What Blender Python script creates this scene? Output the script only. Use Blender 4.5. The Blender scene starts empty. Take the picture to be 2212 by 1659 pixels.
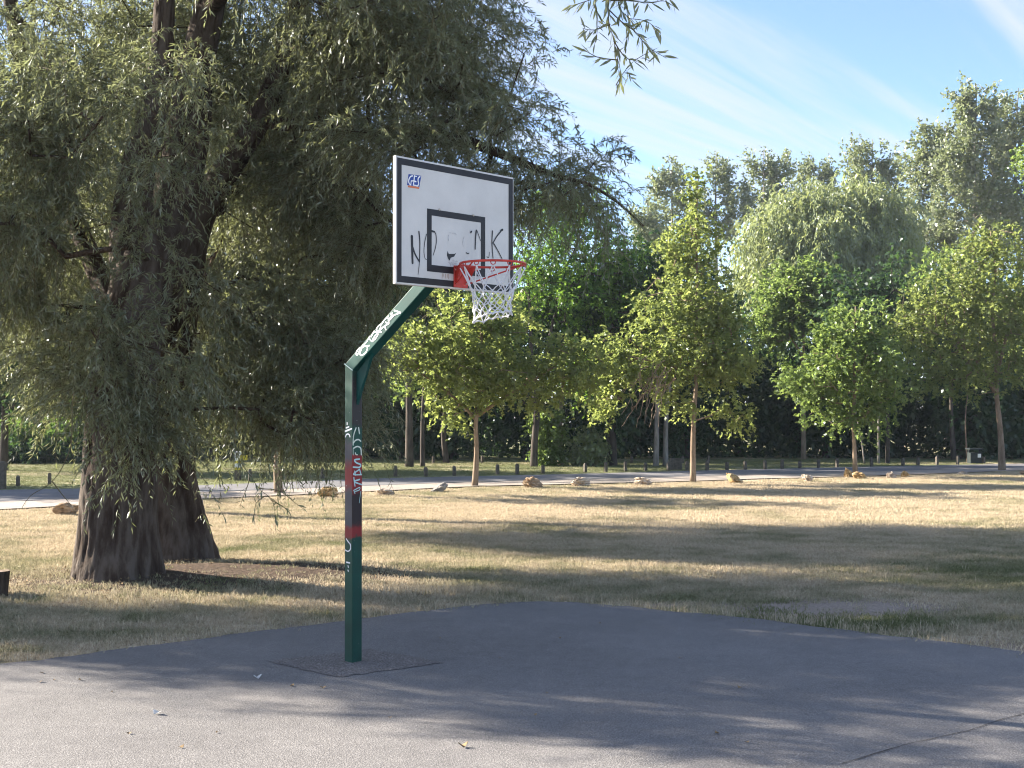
import bpy, bmesh, math, random
import numpy as np
from mathutils import Vector

# ------------------------------------------------------------------ camera, light, exposure
scene = bpy.context.scene
COL = scene.collection
PITCH = 0.0103
FPX = 1217.5
CAMZ = 2.126
cam_data = bpy.data.cameras.new("camera")
cam_data.sensor_width = 36.0
cam_data.lens = FPX / 1024.0 * 36.0
cam_data.clip_start = 0.1
cam_data.clip_end = 2000.0
cam = bpy.data.objects.new("camera", cam_data)
COL.objects.link(cam)
cam.location = (0, 0, CAMZ)
cam.rotation_euler = (math.pi / 2 + PITCH, 0, 0)
scene.camera = cam

SUN_EL = math.radians(24.0)
SUN_H = (-0.923, 0.384)                       # horizontal direction towards the sun
sun_data = bpy.data.lights.new("sun", 'SUN')
sun_data.energy = 4.3
sun_data.angle = math.radians(0.55)
sun_data.color = (1.0, 0.91, 0.78)
sun = bpy.data.objects.new("sun", sun_data)
COL.objects.link(sun)
tosun = Vector((SUN_H[0] * math.cos(SUN_EL), SUN_H[1] * math.cos(SUN_EL), math.sin(SUN_EL)))
sun.rotation_euler = tosun.to_track_quat('Z', 'Y').to_euler()
sun.location = tosun * 60

world = bpy.data.worlds.new("World")
scene.world = world
world.use_nodes = True
wt = world.node_tree
for n_ in list(wt.nodes):
    wt.nodes.remove(n_)
def wn(t, **k):
    n = wt.nodes.new(t)
    for a, b in k.items():
        setattr(n, a, b)
    return n
w_out = wn('ShaderNodeOutputWorld')
w_bg = wn('ShaderNodeBackground')
w_bg.inputs['Strength'].default_value = 0.064
w_sky = wn('ShaderNodeTexSky', sky_type='NISHITA')
w_sky.sun_disc = False
w_sky.sun_elevation = SUN_EL
w_sky.sun_rotation = math.atan2(SUN_H[0], SUN_H[1])
w_sky.air_density = 0.7
w_sky.dust_density = 0.5
w_sky.ozone_density = 3.2
# thin cirrus: noise on a high plane, drawn out along one wind direction
w_tc = wn('ShaderNodeTexCoord')
w_sep = wn('ShaderNodeSeparateXYZ')
wt.links.new(w_tc.outputs['Generated'], w_sep.inputs[0])
def wmath(op, a, b=None, c=None):
    n = wn('ShaderNodeMath', operation=op)
    for i, v in enumerate((a, b, c)):
        if v is None:
            continue
        if isinstance(v, (int, float)):
            n.inputs[i].default_value = v
        else:
            wt.links.new(v, n.inputs[i])
    return n.outputs[0]
zc = wmath('MAXIMUM', w_sep.outputs['Z'], 0.03)
pxn = wmath('DIVIDE', w_sep.outputs['X'], zc)
pyn = wmath('DIVIDE', w_sep.outputs['Y'], zc)
ANG = math.radians(34)
along = wmath('ADD', wmath('MULTIPLY', pxn, math.sin(ANG)), wmath('MULTIPLY', pyn, math.cos(ANG)))
across = wmath('SUBTRACT', wmath('MULTIPLY', pxn, math.cos(ANG)), wmath('MULTIPLY', pyn, math.sin(ANG)))
def cirrus(fa, fc, seed, detail, dist):
    cb = wn('ShaderNodeCombineXYZ')
    wt.links.new(wmath('MULTIPLY', along, fa), cb.inputs[0])
    wt.links.new(wmath('MULTIPLY', across, fc), cb.inputs[1])
    cb.inputs[2].default_value = seed
    nz = wn('ShaderNodeTexNoise')
    nz.inputs['Scale'].default_value = 1.0
    nz.inputs['Detail'].default_value = detail
    nz.inputs['Roughness'].default_value = 0.55
    nz.inputs['Distortion'].default_value = dist
    wt.links.new(cb.outputs[0], nz.inputs['Vector'])
    return nz.outputs['Fac']
c1 = cirrus(0.14, 2.3, 5.3, 5.0, 0.7)
c2 = cirrus(0.5, 6.0, 9.1, 6.0, 0.3)
cs = wmath('ADD', wmath('MULTIPLY', c1, 0.66), wmath('MULTIPLY', c2, 0.34))
w_mr = wn('ShaderNodeMapRange', interpolation_type='SMOOTHSTEP')
wt.links.new(cs, w_mr.inputs['Value'])
w_mr.inputs['From Min'].default_value = 0.42
w_mr.inputs['From Max'].default_value = 0.66
w_mr.inputs['To Min'].default_value = 0.07
w_mr.inputs['To Max'].default_value = 0.85
w_mix = wn('ShaderNodeMix', data_type='RGBA')
wt.links.new(w_mr.outputs[0], w_mix.inputs['Factor'])
wt.links.new(w_sky.outputs[0], w_mix.inputs['A'])
w_mix.inputs['B'].default_value = (2.45, 2.6, 3.0, 1)
wt.links.new(w_mix.outputs['Result'], w_bg.inputs['Color'])
wt.links.new(w_bg.outputs[0], w_out.inputs[0])

scene.view_settings.view_transform = 'Standard'
scene.view_settings.look = 'None'
scene.view_settings.gamma = 1.0
scene.view_settings.use_curve_mapping = False
scene.view_settings.exposure = 2.5
cy = scene.cycles
cy.max_bounces = 6
cy.diffuse_bounces = 4
cy.glossy_bounces = 2
cy.transmission_bounces = 4
cy.use_denoising = True
cy.filter_width = 1.1
cy.sample_clamp_indirect = 2.5
cy.caustics_reflective = False
cy.caustics_refractive = False

RNG = np.random.default_rng(7)
random.seed(7)

# ------------------------------------------------------------------ helpers
def ground_z(y):
    return -0.02 * np.maximum(0.0, np.asarray(y, float) - 13.0)
def ray(px, py):
    dx, dz = (px - 512) / FPX, (384 - py) / FPX
    c, s = math.cos(PITCH), math.sin(PITCH)
    return np.array([dx, c - dz * s, s + dz * c])
def G(px, py):
    """where the view line of a 1024x768 pixel meets the ground"""
    d = ray(px, py)
    t = -CAMZ / d[2]
    if t * d[1] > 13:
        t = (-CAMZ + 0.26) / (d[2] + 0.02 * d[1])
    p = d * t
    return np.array([p[0], p[1], float(ground_z(p[1]))])
S = 1024.0 / 2212.0
def GV(x, y):
    return G(x * S, y * S)
def V(x, y, D):
    """point at distance D along the view axis (2212-wide picture units)"""
    d = ray(x * S, y * S)
    p = d * (D / d[1])
    return np.array([p[0], p[1], p[2] + CAMZ])

def _hash(ix, iy, iz, seed):
    h = (ix * 374761393 + iy * 668265263 + iz * 1274126177 + seed * 974634541) & 0xFFFFFFFF
    h = ((h ^ (h >> 13)) * 1274126177) & 0xFFFFFFFF
    h = (h ^ (h >> 16)) & 0xFFFFFFFF
    return h.astype(np.float64) / 4294967295.0
def vnoise(p, seed=0):
    p = np.asarray(p, float)
    i = np.floor(p).astype(np.int64)
    f = p - i
    f = f * f * (3 - 2 * f)
    r = 0
    for dx in (0, 1):
        wx = f[..., 0] if dx else 1 - f[..., 0]
        for dy in (0, 1):
            wy = f[..., 1] if dy else 1 - f[..., 1]
            for dz in (0, 1):
                wz = f[..., 2] if dz else 1 - f[..., 2]
                r = r + wx * wy * wz * _hash(i[..., 0] + dx, i[..., 1] + dy, i[..., 2] + dz, seed)
    return r
def fbm(p, seed=0, oct=4):
    p = np.asarray(p, float)
    a, t, r = 0.5, 0, 0
    for o in range(oct):
        r = r + a * vnoise(p * 2 ** o, seed + o)
        t += a
        a *= 0.5
    return r / t

def link(o, parent=None):
    COL.objects.link(o)
    if parent is not None:
        o.parent = parent
    return o
def tag(o, label=None, cat=None, group=None, kind=None):
    if label: o['label'] = label
    if cat: o['category'] = cat
    if group: o['group'] = group
    if kind: o['kind'] = kind
    return o
def empty(name, loc, label, cat, group=None):
    o = bpy.data.objects.new(name, None)
    o.empty_display_size = 0.2
    link(o)
    o.location = tuple(float(v) for v in loc)
    return tag(o, label, cat, group)
def obj(name, verts, faces, mat, parent=None, origin=(0, 0, 0), smooth=False):
    me = bpy.data.meshes.new(name)
    v = np.asarray(verts, float) - np.asarray(origin, float)
    me.from_pydata([tuple(x) for x in v], [], [tuple(int(i) for i in f) for f in faces])
    me.materials.append(mat)
    if smooth:
        me.polygons.foreach_set('use_smooth', [True] * len(me.polygons))
    me.update()
    return link(bpy.data.objects.new(name, me), parent)
class MB:
    """collects verts and faces of one mesh"""
    def __init__(self):
        self.v, self.f, self.n = [], [], 0
    def add(self, v, f):
        v = np.asarray(v, float)
        self.v.append(v)
        self.f.extend([tuple(int(i) + self.n for i in q) for q in f])
        self.n += len(v)
    def build(self, name, mat, parent=None, origin=(0, 0, 0), smooth=False):
        return obj(name, np.concatenate(self.v), self.f, mat, parent, origin, smooth)
def unit(a):
    a = np.asarray(a, float)
    return a / np.maximum(np.linalg.norm(a, axis=-1, keepdims=True), 1e-9)
def frame_of(t):
    t = unit(t)
    h = np.array([0, 0, 1.0]) if abs(t[2]) < 0.9 else np.array([1.0, 0, 0])
    a = unit(np.cross(t, h))
    return a, np.cross(t, a)
def tube(pts, rad, sides=6, caps=True, start=None):
    pts = np.asarray(pts, float)
    n = len(pts)
    rad = np.broadcast_to(np.asarray(rad, float), (n,))
    tan = np.gradient(pts, axis=0)
    tan = unit(tan)
    a, b = frame_of(tan[0])
    ang = np.arange(sides) * 2 * math.pi / sides
    vs = []
    for i in range(n):
        a = unit(a - tan[i] * (a @ tan[i]))
        b = np.cross(tan[i], a)
        vs.append(pts[i] + rad[i] * (np.cos(ang)[:, None] * a + np.sin(ang)[:, None] * b))
    v = np.concatenate(vs)
    f = []
    for i in range(n - 1):
        for j in range(sides):
            k = (j + 1) % sides
            f.append((i * sides + j, i * sides + k, (i + 1) * sides + k, (i + 1) * sides + j))
    if caps:
        f.append(tuple(range(sides))[::-1])
        f.append(tuple((n - 1) * sides + j for j in range(sides)))
    return v, f
def box_local(x0, x1, y0, y1, z0, z1):
    v = [(x, y, z) for z in (z0, z1) for y in (y0, y1) for x in (x0, x1)]
    f = [(0, 2, 3, 1), (4, 5, 7, 6), (0, 1, 5, 4), (2, 6, 7, 3), (0, 4, 6, 2), (1, 3, 7, 5)]
    return np.array(v, float), f
def bevel_obj(o, w, seg=2):
    bm = bmesh.new()
    bm.from_mesh(o.data)
    bmesh.ops.bevel(bm, geom=bm.edges[:], offset=w, segments=seg, profile=0.5, affect='EDGES')
    bm.to_mesh(o.data)
    bm.free()
    return o
def poly_mesh(name, V_, k, mat, tint, parent=None, origin=(0, 0, 0)):
    """many separate k-gons from an (N,k,3) array"""
    N = len(V_)
    me = bpy.data.meshes.new(name)
    me.vertices.add(N * k)
    me.vertices.foreach_set('co', (V_ - np.asarray(origin)).astype(np.float32).ravel())
    me.loops.add(N * k)
    me.loops.foreach_set('vertex_index', np.arange(N * k, dtype=np.int32))
    me.polygons.add(N)
    me.polygons.foreach_set('loop_start', np.arange(N, dtype=np.int32) * k)
    me.materials.append(mat)
    at = me.attributes.new('tint', 'FLOAT', 'FACE')
    at.data.foreach_set('value', np.asarray(tint, np.float32))
    me.update(calc_edges=True)
    return link(bpy.data.objects.new(name, me), parent)

# ------------------------------------------------------------------ materials
class NT:
    def __init__(self, name):
        self.m = bpy.data.materials.new(name)
        self.m.use_nodes = True
        self.t = self.m.node_tree
        for n in list(self.t.nodes):
            self.t.nodes.remove(n)
        self.out = self.t.nodes.new('ShaderNodeOutputMaterial')
    def n(self, typ, ins=None, **kw):
        nd = self.t.nodes.new(typ)
        for k, v in kw.items():
            setattr(nd, k, v)
        for k, v in (ins or {}).items():
            s = nd.inputs[k]
            if hasattr(v, 'links') or isinstance(v, bpy.types.NodeSocket):
                self.t.links.new(v, s)
            else:
                s.default_value = v
        return nd
    def noise(self, vec, scale, detail=3, rough=0.55, dist=0.0):
        return self.n('ShaderNodeTexNoise', {'Vector': vec, 'Scale': scale, 'Detail': detail, 'Roughness': rough, 'Distortion': dist}).outputs['Fac']
    def ramp(self, fac, stops, interp='LINEAR'):
        r = self.n('ShaderNodeValToRGB', {'Fac': fac})
        cr = r.color_ramp
        cr.interpolation = interp
        while len(cr.elements) < len(stops):
            cr.elements.new(0.5)
        for e, (p, c) in zip(cr.elements, stops):
            e.position = p
            e.color = c if len(c) == 4 else (*c, 1)
        return r.outputs['Color']
    def mix(self, f, a, b, blend='MIX'):
        m = self.n('ShaderNodeMix', data_type='RGBA', blend_type=blend)
        for k, v in (('Factor', f), ('A', a), ('B', b)):
            s = [i for i in m.inputs if i.name == k and (i.type == 'RGBA' or (k == 'Factor' and i.type == 'VALUE'))][0]
            if isinstance(v, bpy.types.NodeSocket):
                self.t.links.new(v, s)
            else:
                s.default_value = v if k == 'Factor' else (*v[:3], 1)
        return [o for o in m.outputs if o.type == 'RGBA'][0]
    def math(self, op, a, b=None, clamp=False):
        m = self.n('ShaderNodeMath', operation=op)
        m.use_clamp = clamp
        for i, v in enumerate((a, b)):
            if v is None: continue
            if isinstance(v, bpy.types.NodeSocket):
                self.t.links.new(v, m.inputs[i])
            else:
                m.inputs[i].default_value = v
        return m.outputs[0]
    def vscale(self, vec, s):
        return self.n('ShaderNodeMapping', {'Vector': vec, 'Scale': s}).outputs[0]
    def pos(self):
        return self.n('ShaderNodeNewGeometry').outputs['Position']
    def objco(self):
        return self.n('ShaderNodeTexCoord').outputs['Object']
    def bump(self, h, strength, dist):
        return self.n('ShaderNodeBump', {'Height': h, 'Strength': strength, 'Distance': dist}).outputs[0]
    def principled(self, col, rough=0.6, spec=0.3, normal=None, metal=0.0):
        p = self.n('ShaderNodeBsdfPrincipled', {'Base Color': col if isinstance(col, bpy.types.NodeSocket) else (*col[:3], 1), 'Roughness': rough, 'Specular IOR Level': spec, 'Metallic': metal})
        if normal is not None:
            self.t.links.new(normal, p.inputs['Normal'])
        self.t.links.new(p.outputs[0], self.out.inputs[0])
        return self.m

def leaf_mat(name, cols, trans, tfac=0.42, gloss=0.06, under=None, patch=0.5):
    """cols: three leaf greens; trans: colour of light let through"""
    k = NT(name)
    at = k.n('ShaderNodeAttribute', attribute_name='tint').outputs['Fac']
    nz = k.noise(k.pos(), patch, 2)
    f = k.math('ADD', k.math('MULTIPLY', at, 0.75), k.math('MULTIPLY', k.math('SUBTRACT', nz, 0.38), 1.0))
    c = k.ramp(f, [(0.0, cols[0]), (0.5, cols[1]), (1.0, cols[2])])
    if under is not None:
        bf = k.n('ShaderNodeNewGeometry').outputs['Backfacing']
        c = k.mix(bf, c, k.mix(0.65, c, under))
    d = k.n('ShaderNodeBsdfDiffuse', {'Color': c}).outputs[0]
    tcol = k.mix(1.0, c, trans, 'MULTIPLY')
    tcol = k.mix(0.35, k.mix(1.0, tcol, (3.2, 3.2, 3.2), 'MULTIPLY'), trans) if False else k.mix(0.5, c, trans)
    t = k.n('ShaderNodeBsdfTranslucent', {'Color': tcol}).outputs[0]
    m = k.n('ShaderNodeMixShader', {0: tfac, 1: d, 2: t}).outputs[0]
    g = k.n('ShaderNodeBsdfGlossy', {'Color': (0.9, 0.95, 1.0, 1), 'Roughness': 0.38}).outputs[0]
    m = k.n('ShaderNodeMixShader', {0: gloss, 1: m, 2: g}).outputs[0]
    k.t.links.new(m, k.out.inputs[0])
    return k.m
M = {}
M['willow_leaf'] = leaf_mat('willow_leaf', [(0.080, 0.098, 0.050), (0.130, 0.152, 0.078), (0.20, 0.218, 0.11)], (0.32, 0.35, 0.11), 0.42, 0.05, under=(0.22, 0.24, 0.175), patch=0.8)
M['maple_leaf'] = leaf_mat('maple_leaf', [(0.100, 0.140, 0.042), (0.165, 0.21, 0.066), (0.24, 0.27, 0.11)], (0.44, 0.51, 0.12), 0.52, 0.025, patch=1.2)
M['young_leaf'] = leaf_mat('young_leaf', [(0.078, 0.130, 0.038), (0.125, 0.185, 0.058), (0.19, 0.245, 0.09)], (0.37, 0.49, 0.10), 0.52, 0.025, patch=1.2)
M['locust_leaf'] = leaf_mat('locust_leaf', [(0.040, 0.100, 0.016), (0.075, 0.155, 0.026), (0.15, 0.25, 0.05)], (0.32, 0.52, 0.06), 0.52, 0.03, patch=0.9)
M['poplar_leaf'] = leaf_mat('poplar_leaf', [(0.095, 0.130, 0.050), (0.145, 0.182, 0.070), (0.20, 0.24, 0.105)], (0.33, 0.38, 0.12), 0.40, 0.05, under=(0.30, 0.32, 0.27), patch=0.5)
M['weeping_leaf'] = leaf_mat('weeping_leaf', [(0.14, 0.18, 0.062), (0.22, 0.265, 0.092), (0.31, 0.345, 0.135)], (0.45, 0.50, 0.14), 0.42, 0.04, under=(0.26, 0.30, 0.22), patch=0.4)
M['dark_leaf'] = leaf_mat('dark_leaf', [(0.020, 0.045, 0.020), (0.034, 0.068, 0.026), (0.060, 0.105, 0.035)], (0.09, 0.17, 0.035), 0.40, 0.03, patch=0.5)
M['bush_leaf'] = leaf_mat('bush_leaf', [(0.050, 0.10, 0.020), (0.09, 0.16, 0.03), (0.14, 0.21, 0.05)], (0.22, 0.36, 0.05), 0.42, 0.04, patch=0.8)

def bark(name, c0, c1, c2, vs=1.0, bumpd=0.02):
    k = NT(name)
    p = k.vscale(k.pos(), (9 * vs, 9 * vs, 1.6 * vs))
    a = k.noise(p, 1.0, 5, 0.65, 0.4)
    b = k.noise(k.pos(), 1.3 * vs, 3)
    c = k.ramp(k.math('ADD', k.math('MULTIPLY', a, 0.75), k.math('MULTIPLY', b, 0.3)), [(0.32, c0), (0.5, c1), (0.72, c2)])
    nm = k.bump(a, 0.9, bumpd)
    return k.principled(c, 0.9, 0.15, nm)
M['willow_bark'] = bark('willow_bark', (0.010, 0.007, 0.005), (0.050, 0.034, 0.025), (0.125, 0.090, 0.066), 1.6, 0.05)
k = NT('willow_bark_furrowed')
rdg = k.n('ShaderNodeAttribute', attribute_name='ridge').outputs['Fac']
nf = k.noise(k.vscale(k.pos(), (26, 26, 7)), 1.0, 5, 0.7, 0.3)
nb = k.noise(k.pos(), 1.1, 3)
fc = k.math('ADD', k.math('MULTIPLY', rdg, 0.62), k.math('MULTIPLY', nf, 0.5))
c = k.ramp(fc, [(0.42, (0.022, 0.015, 0.012)), (0.62, (0.060, 0.046, 0.037)), (0.82, (0.135, 0.115, 0.098))])
c = k.mix(k.math('MULTIPLY', nb, 0.5), c, (0.066, 0.042, 0.030))
M['willow_bark_furrowed'] = k.principled(c, 0.92, 0.1, k.bump(nf, 1.0, 0.03))
M['maple_bark'] = bark('maple_bark', (0.10, 0.072, 0.050), (0.20, 0.150, 0.105), (0.30, 0.235, 0.175), 1.6, 0.01)
M['dark_bark'] = bark('dark_bark', (0.025, 0.021, 0.018), (0.06, 0.050, 0.042), (0.11, 0.092, 0.075), 1.0, 0.02)
M['grey_bark'] = bark('grey_bark', (0.10, 0.09, 0.08), (0.20, 0.18, 0.155), (0.33, 0.30, 0.26), 1.0, 0.02)
M['twig'] = bark('twig', (0.045, 0.038, 0.022), (0.10, 0.085, 0.045), (0.17, 0.14, 0.08), 3.0, 0.002)
M['dead_twig'] = bark('dead_twig', (0.14, 0.105, 0.075), (0.24, 0.185, 0.135), (0.34, 0.27, 0.20), 3.0, 0.002)

def grass_colour(k, fine):
    p = k.pos()
    n1 = k.noise(p, 0.22, 4, 0.6, 0.6)
    n2 = k.noise(k.vscale(p, (0.8, 1.3, 1.0)), 1.6, 4, 0.65)
    n3 = k.noise(p, 28.0 if fine else 14.0, 3, 0.7)
    straw = k.ramp(n3, [(0.28, (0.25, 0.198, 0.138)), (0.5, (0.50, 0.42, 0.30)), (0.75, (0.69, 0.60, 0.46))])
    green = k.ramp(n3, [(0.28, (0.062, 0.075, 0.034)), (0.5, (0.165, 0.178, 0.085)), (0.75, (0.33, 0.325, 0.18))])
    at = k.n('ShaderNodeAttribute', attribute_name='green').outputs['Fac']
    f = k.math('ADD', k.math('MULTIPLY', n1, 0.8), k.math('MULTIPLY', n2, 0.75))
    return p, n1, n2, n3, straw, green, f, at
k = NT('lawn')
p, n1, n2, n3, straw, green, f, at = grass_colour(k, False)
f = k.math('ADD', f, k.math('MULTIPLY', k.math('SUBTRACT', at, 0.5), 0.75))
msk = k.ramp(f, [(0.66, (0, 0, 0)), (0.94, (1, 1, 1))])
c = k.mix(k.n('ShaderNodeRGBToBW', {0: msk}).outputs[0], straw, green)
bare = k.n('ShaderNodeAttribute', attribute_name='bare').outputs['Fac']
bare = k.math('ADD', bare, k.math('MULTIPLY', k.math('SUBTRACT', n2, 0.5), 0.7))
bm_ = k.ramp(bare, [(0.38, (0, 0, 0)), (0.62, (1, 1, 1))])
earth = k.ramp(k.noise(p, 34.0, 4, 0.7), [(0.25, (0.19, 0.15, 0.12)), (0.55, (0.31, 0.255, 0.21)), (0.8, (0.43, 0.37, 0.31))])
c = k.mix(k.n('ShaderNodeRGBToBW', {0: bm_}).outputs[0], c, earth)
mul = k.n('ShaderNodeAttribute', attribute_name='mulch').outputs['Fac']
mul = k.math('ADD', mul, k.math('MULTIPLY', k.math('SUBTRACT', n2, 0.5), 0.9))
mm_ = k.ramp(mul, [(0.40, (0, 0, 0)), (0.62, (1, 1, 1))])
humus = k.ramp(k.noise(p, 30.0, 4, 0.75), [(0.25, (0.035, 0.026, 0.020)), (0.55, (0.095, 0.070, 0.054)), (0.8, (0.22, 0.17, 0.13))])
c = k.mix(k.n('ShaderNodeRGBToBW', {0: mm_}).outputs[0], c, humus)
hb = k.math('ADD', k.math('MULTIPLY', n3, 0.6), k.math('MULTIPLY', k.noise(p, 9.0, 3), 0.7))
M['lawn'] = k.principled(c, 0.95, 0.05, k.bump(hb, 0.9, 0.05))
k = NT('grass_blade')
p, n1, n2, n3, straw, green, f, at = grass_colour(k, True)
at2 = k.n('ShaderNodeAttribute', attribute_name='green', attribute_type='INSTANCER').outputs['Fac']
f = k.math('ADD', f, k.math('MULTIPLY', k.math('SUBTRACT', at2, 0.5), 0.75))
msk = k.ramp(f, [(0.64, (0, 0, 0)), (0.92, (1, 1, 1))])
c = k.mix(k.n('ShaderNodeRGBToBW', {0: msk}).outputs[0], straw, green)
d = k.n('ShaderNodeBsdfDiffuse', {'Color': c}).outputs[0]
t = k.n('ShaderNodeBsdfTranslucent', {'Color': c}).outputs[0]
m = k.n('ShaderNodeMixShader', {0: 0.3, 1: d, 2: t}).outputs[0]
k.t.links.new(m, k.out.inputs[0])
M['grass_blade'] = k.m

def asphalt(name, lo, mid, hi, scale=95.0, stain=0.5, bumps=0.5):
    k = NT(name)
    p = k.pos()
    a = k.noise(p, scale, 2, 0.7)
    v = k.n('ShaderNodeTexVoronoi', {'Vector': p, 'Scale': scale * 1.1}).outputs['Distance']
    s = k.noise(p, 0.55, 6, 0.68)
    s2 = k.noise(p, 7.0, 5, 0.7)
    c = k.ramp(k.math('ADD', k.math('MULTIPLY', a, 0.7), k.math('MULTIPLY', v, 0.35)), [(0.28, lo), (0.52, mid), (0.80, hi)])
    st = k.math('ADD', k.math('MULTIPLY', s, stain), k.math('MULTIPLY', s2, stain * 0.6))
    c = k.mix(1.0, c, k.ramp(st, [(stain * 0.50, (0.72, 0.71, 0.71)), (stain * 1.10, (1.18, 1.17, 1.15))]), 'MULTIPLY')
    h = k.math('ADD', k.math('MULTIPLY', v, 0.8), a)
    return k.principled(c, 0.9, 0.2, k.bump(h, bumps, 0.006))
M['court'] = asphalt('court', (0.060, 0.058, 0.058), (0.162, 0.155, 0.152), (0.32, 0.307, 0.300))
M['patch'] = asphalt('patch', (0.050, 0.045, 0.043), (0.150, 0.136, 0.130), (0.32, 0.29, 0.275), 60.0, 0.7, 1.0)
M['seam'] = asphalt('seam', (0.095, 0.089, 0.090), (0.180, 0.168, 0.168), (0.28, 0.26, 0.255))
M['crack'] = asphalt('crack', (0.022, 0.021, 0.021), (0.055, 0.05, 0.05), (0.12, 0.11, 0.105))
M['road'] = asphalt('road', (0.10, 0.098, 0.105), (0.16, 0.157, 0.165), (0.23, 0.225, 0.23), 40.0)
M['gravel'] = asphalt('gravel', (0.20, 0.17, 0.15), (0.33, 0.285, 0.25), (0.45, 0.395, 0.35), 25.0)

def plain(name, col, rough=0.55, spec=0.35, var=0.12, scale=6.0, bumpd=0.0):
    k = NT(name)
    nz = k.noise(k.objco(), scale, 4, 0.6)
    lo = tuple(v * (1 - var) for v in col)
    hi = tuple(min(1, v * (1 + var)) for v in col)
    c = k.ramp(nz, [(0.3, lo), (0.7, hi)])
    return k.principled(c, rough, spec, k.bump(nz, 0.3, bumpd) if bumpd else None)
M['white_board'] = plain('white_board', (0.60, 0.58, 0.55), 0.42, 0.35, 0.07, 4)
M['white_edge'] = plain('white_edge', (0.78, 0.77, 0.75), 0.5, 0.3, 0.08, 9)
M['black_print'] = plain('black_print', (0.016, 0.016, 0.020), 0.5, 0.3, 0.25, 12)
M['marker_black'] = plain('marker_black', (0.012, 0.012, 0.016), 0.45, 0.35, 0.2, 30)
M['worn_ink'] = plain('worn_ink', (0.42, 0.42, 0.43), 0.5, 0.3, 0.5, 90)
M['smudge'] = plain('smudge', (0.45, 0.43, 0.41), 0.6, 0.2, 0.2, 60)
M['rust_stain'] = plain('rust_stain', (0.48, 0.40, 0.33), 0.7, 0.2, 0.3, 50)
M['logo_blue'] = plain('logo_blue', (0.018, 0.055, 0.28), 0.4, 0.35, 0.05)
M['logo_orange'] = plain('logo_orange', (0.62, 0.16, 0.06), 0.4, 0.35, 0.05)
M['logo_white'] = plain('logo_white', (0.80, 0.81, 0.83), 0.4, 0.35, 0.03)
M['red_metal'] = plain('red_metal', (0.50, 0.040, 0.028), 0.42, 0.4, 0.22, 14)
M['bolt'] = plain('bolt', (0.45, 0.42, 0.36), 0.45, 0.5, 0.3, 40)
M['net_cord'] = plain('net_cord', (0.68, 0.68, 0.70), 0.85, 0.1, 0.12, 40)
M['spray_white'] = plain('spray_white', (0.78, 0.78, 0.80), 0.5, 0.3, 0.05, 40)
M['spray_cream'] = plain('spray_cream', (0.62, 0.66, 0.56), 0.5, 0.3, 0.12, 60)
M['spray_cyan'] = plain('spray_cyan', (0.40, 0.62, 0.62), 0.5, 0.3, 0.14, 60)
M['weld'] = plain('weld', (0.42, 0.55, 0.55), 0.5, 0.3, 0.1, 40)
M['wood_post'] = plain('wood_post', (0.115, 0.10, 0.082), 0.85, 0.1, 0.35, 12, 0.01)
M['bin_dark'] = plain('bin_dark', (0.016, 0.024, 0.024), 0.6, 0.3, 0.3, 6)
M['notice'] = plain('notice', (0.62, 0.65, 0.64), 0.6, 0.2, 0.1, 6)
M['sign_yellow'] = plain('sign_yellow', (0.55, 0.46, 0.05), 0.5, 0.3, 0.1, 6)
M['sign_white'] = plain('sign_white', (0.75, 0.77, 0.78), 0.5, 0.3, 0.1, 6)
M['dry_leaf'] = plain('dry_leaf', (0.24, 0.165, 0.09), 0.8, 0.1, 0.3, 30)
M['paper'] = plain('paper', (0.52, 0.51, 0.49), 0.8, 0.1, 0.1, 30)
M['cut_wood'] = plain('cut_wood', (0.36, 0.27, 0.20), 0.85, 0.1, 0.3, 10)
M['blue_mark'] = plain('blue_mark', (0.03, 0.06, 0.35), 0.5, 0.3, 0.1)
def rock_mat(name, c0, c1, c2):
    k = NT(name)
    p = k.objco()
    a = k.noise(p, 5.0, 5, 0.65, 0.6)
    b = k.noise(k.vscale(p, (1, 1, 4)), 3.0, 4, 0.6)
    c = k.ramp(k.math('ADD', k.math('MULTIPLY', a, 0.55), k.math('MULTIPLY', b, 0.5)), [(0.34, c0), (0.52, c1), (0.68, c2)])
    return k.principled(c, 0.9, 0.15, k.bump(a, 0.6, 0.03))
M['rock_brown'] = rock_mat('rock_brown', (0.11, 0.07, 0.043), (0.31, 0.22, 0.14), (0.54, 0.44, 0.33))
M['rock_ochre'] = rock_mat('rock_ochre', (0.16, 0.095, 0.04), (0.42, 0.285, 0.135), (0.62, 0.51, 0.36))
M['rock_white'] = rock_mat('rock_white', (0.20, 0.145, 0.10), (0.46, 0.38, 0.30), (0.66, 0.61, 0.54))
M['rock_grey'] = rock_mat('rock_grey', (0.10, 0.095, 0.09), (0.22, 0.205, 0.19), (0.38, 0.355, 0.33))

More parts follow.
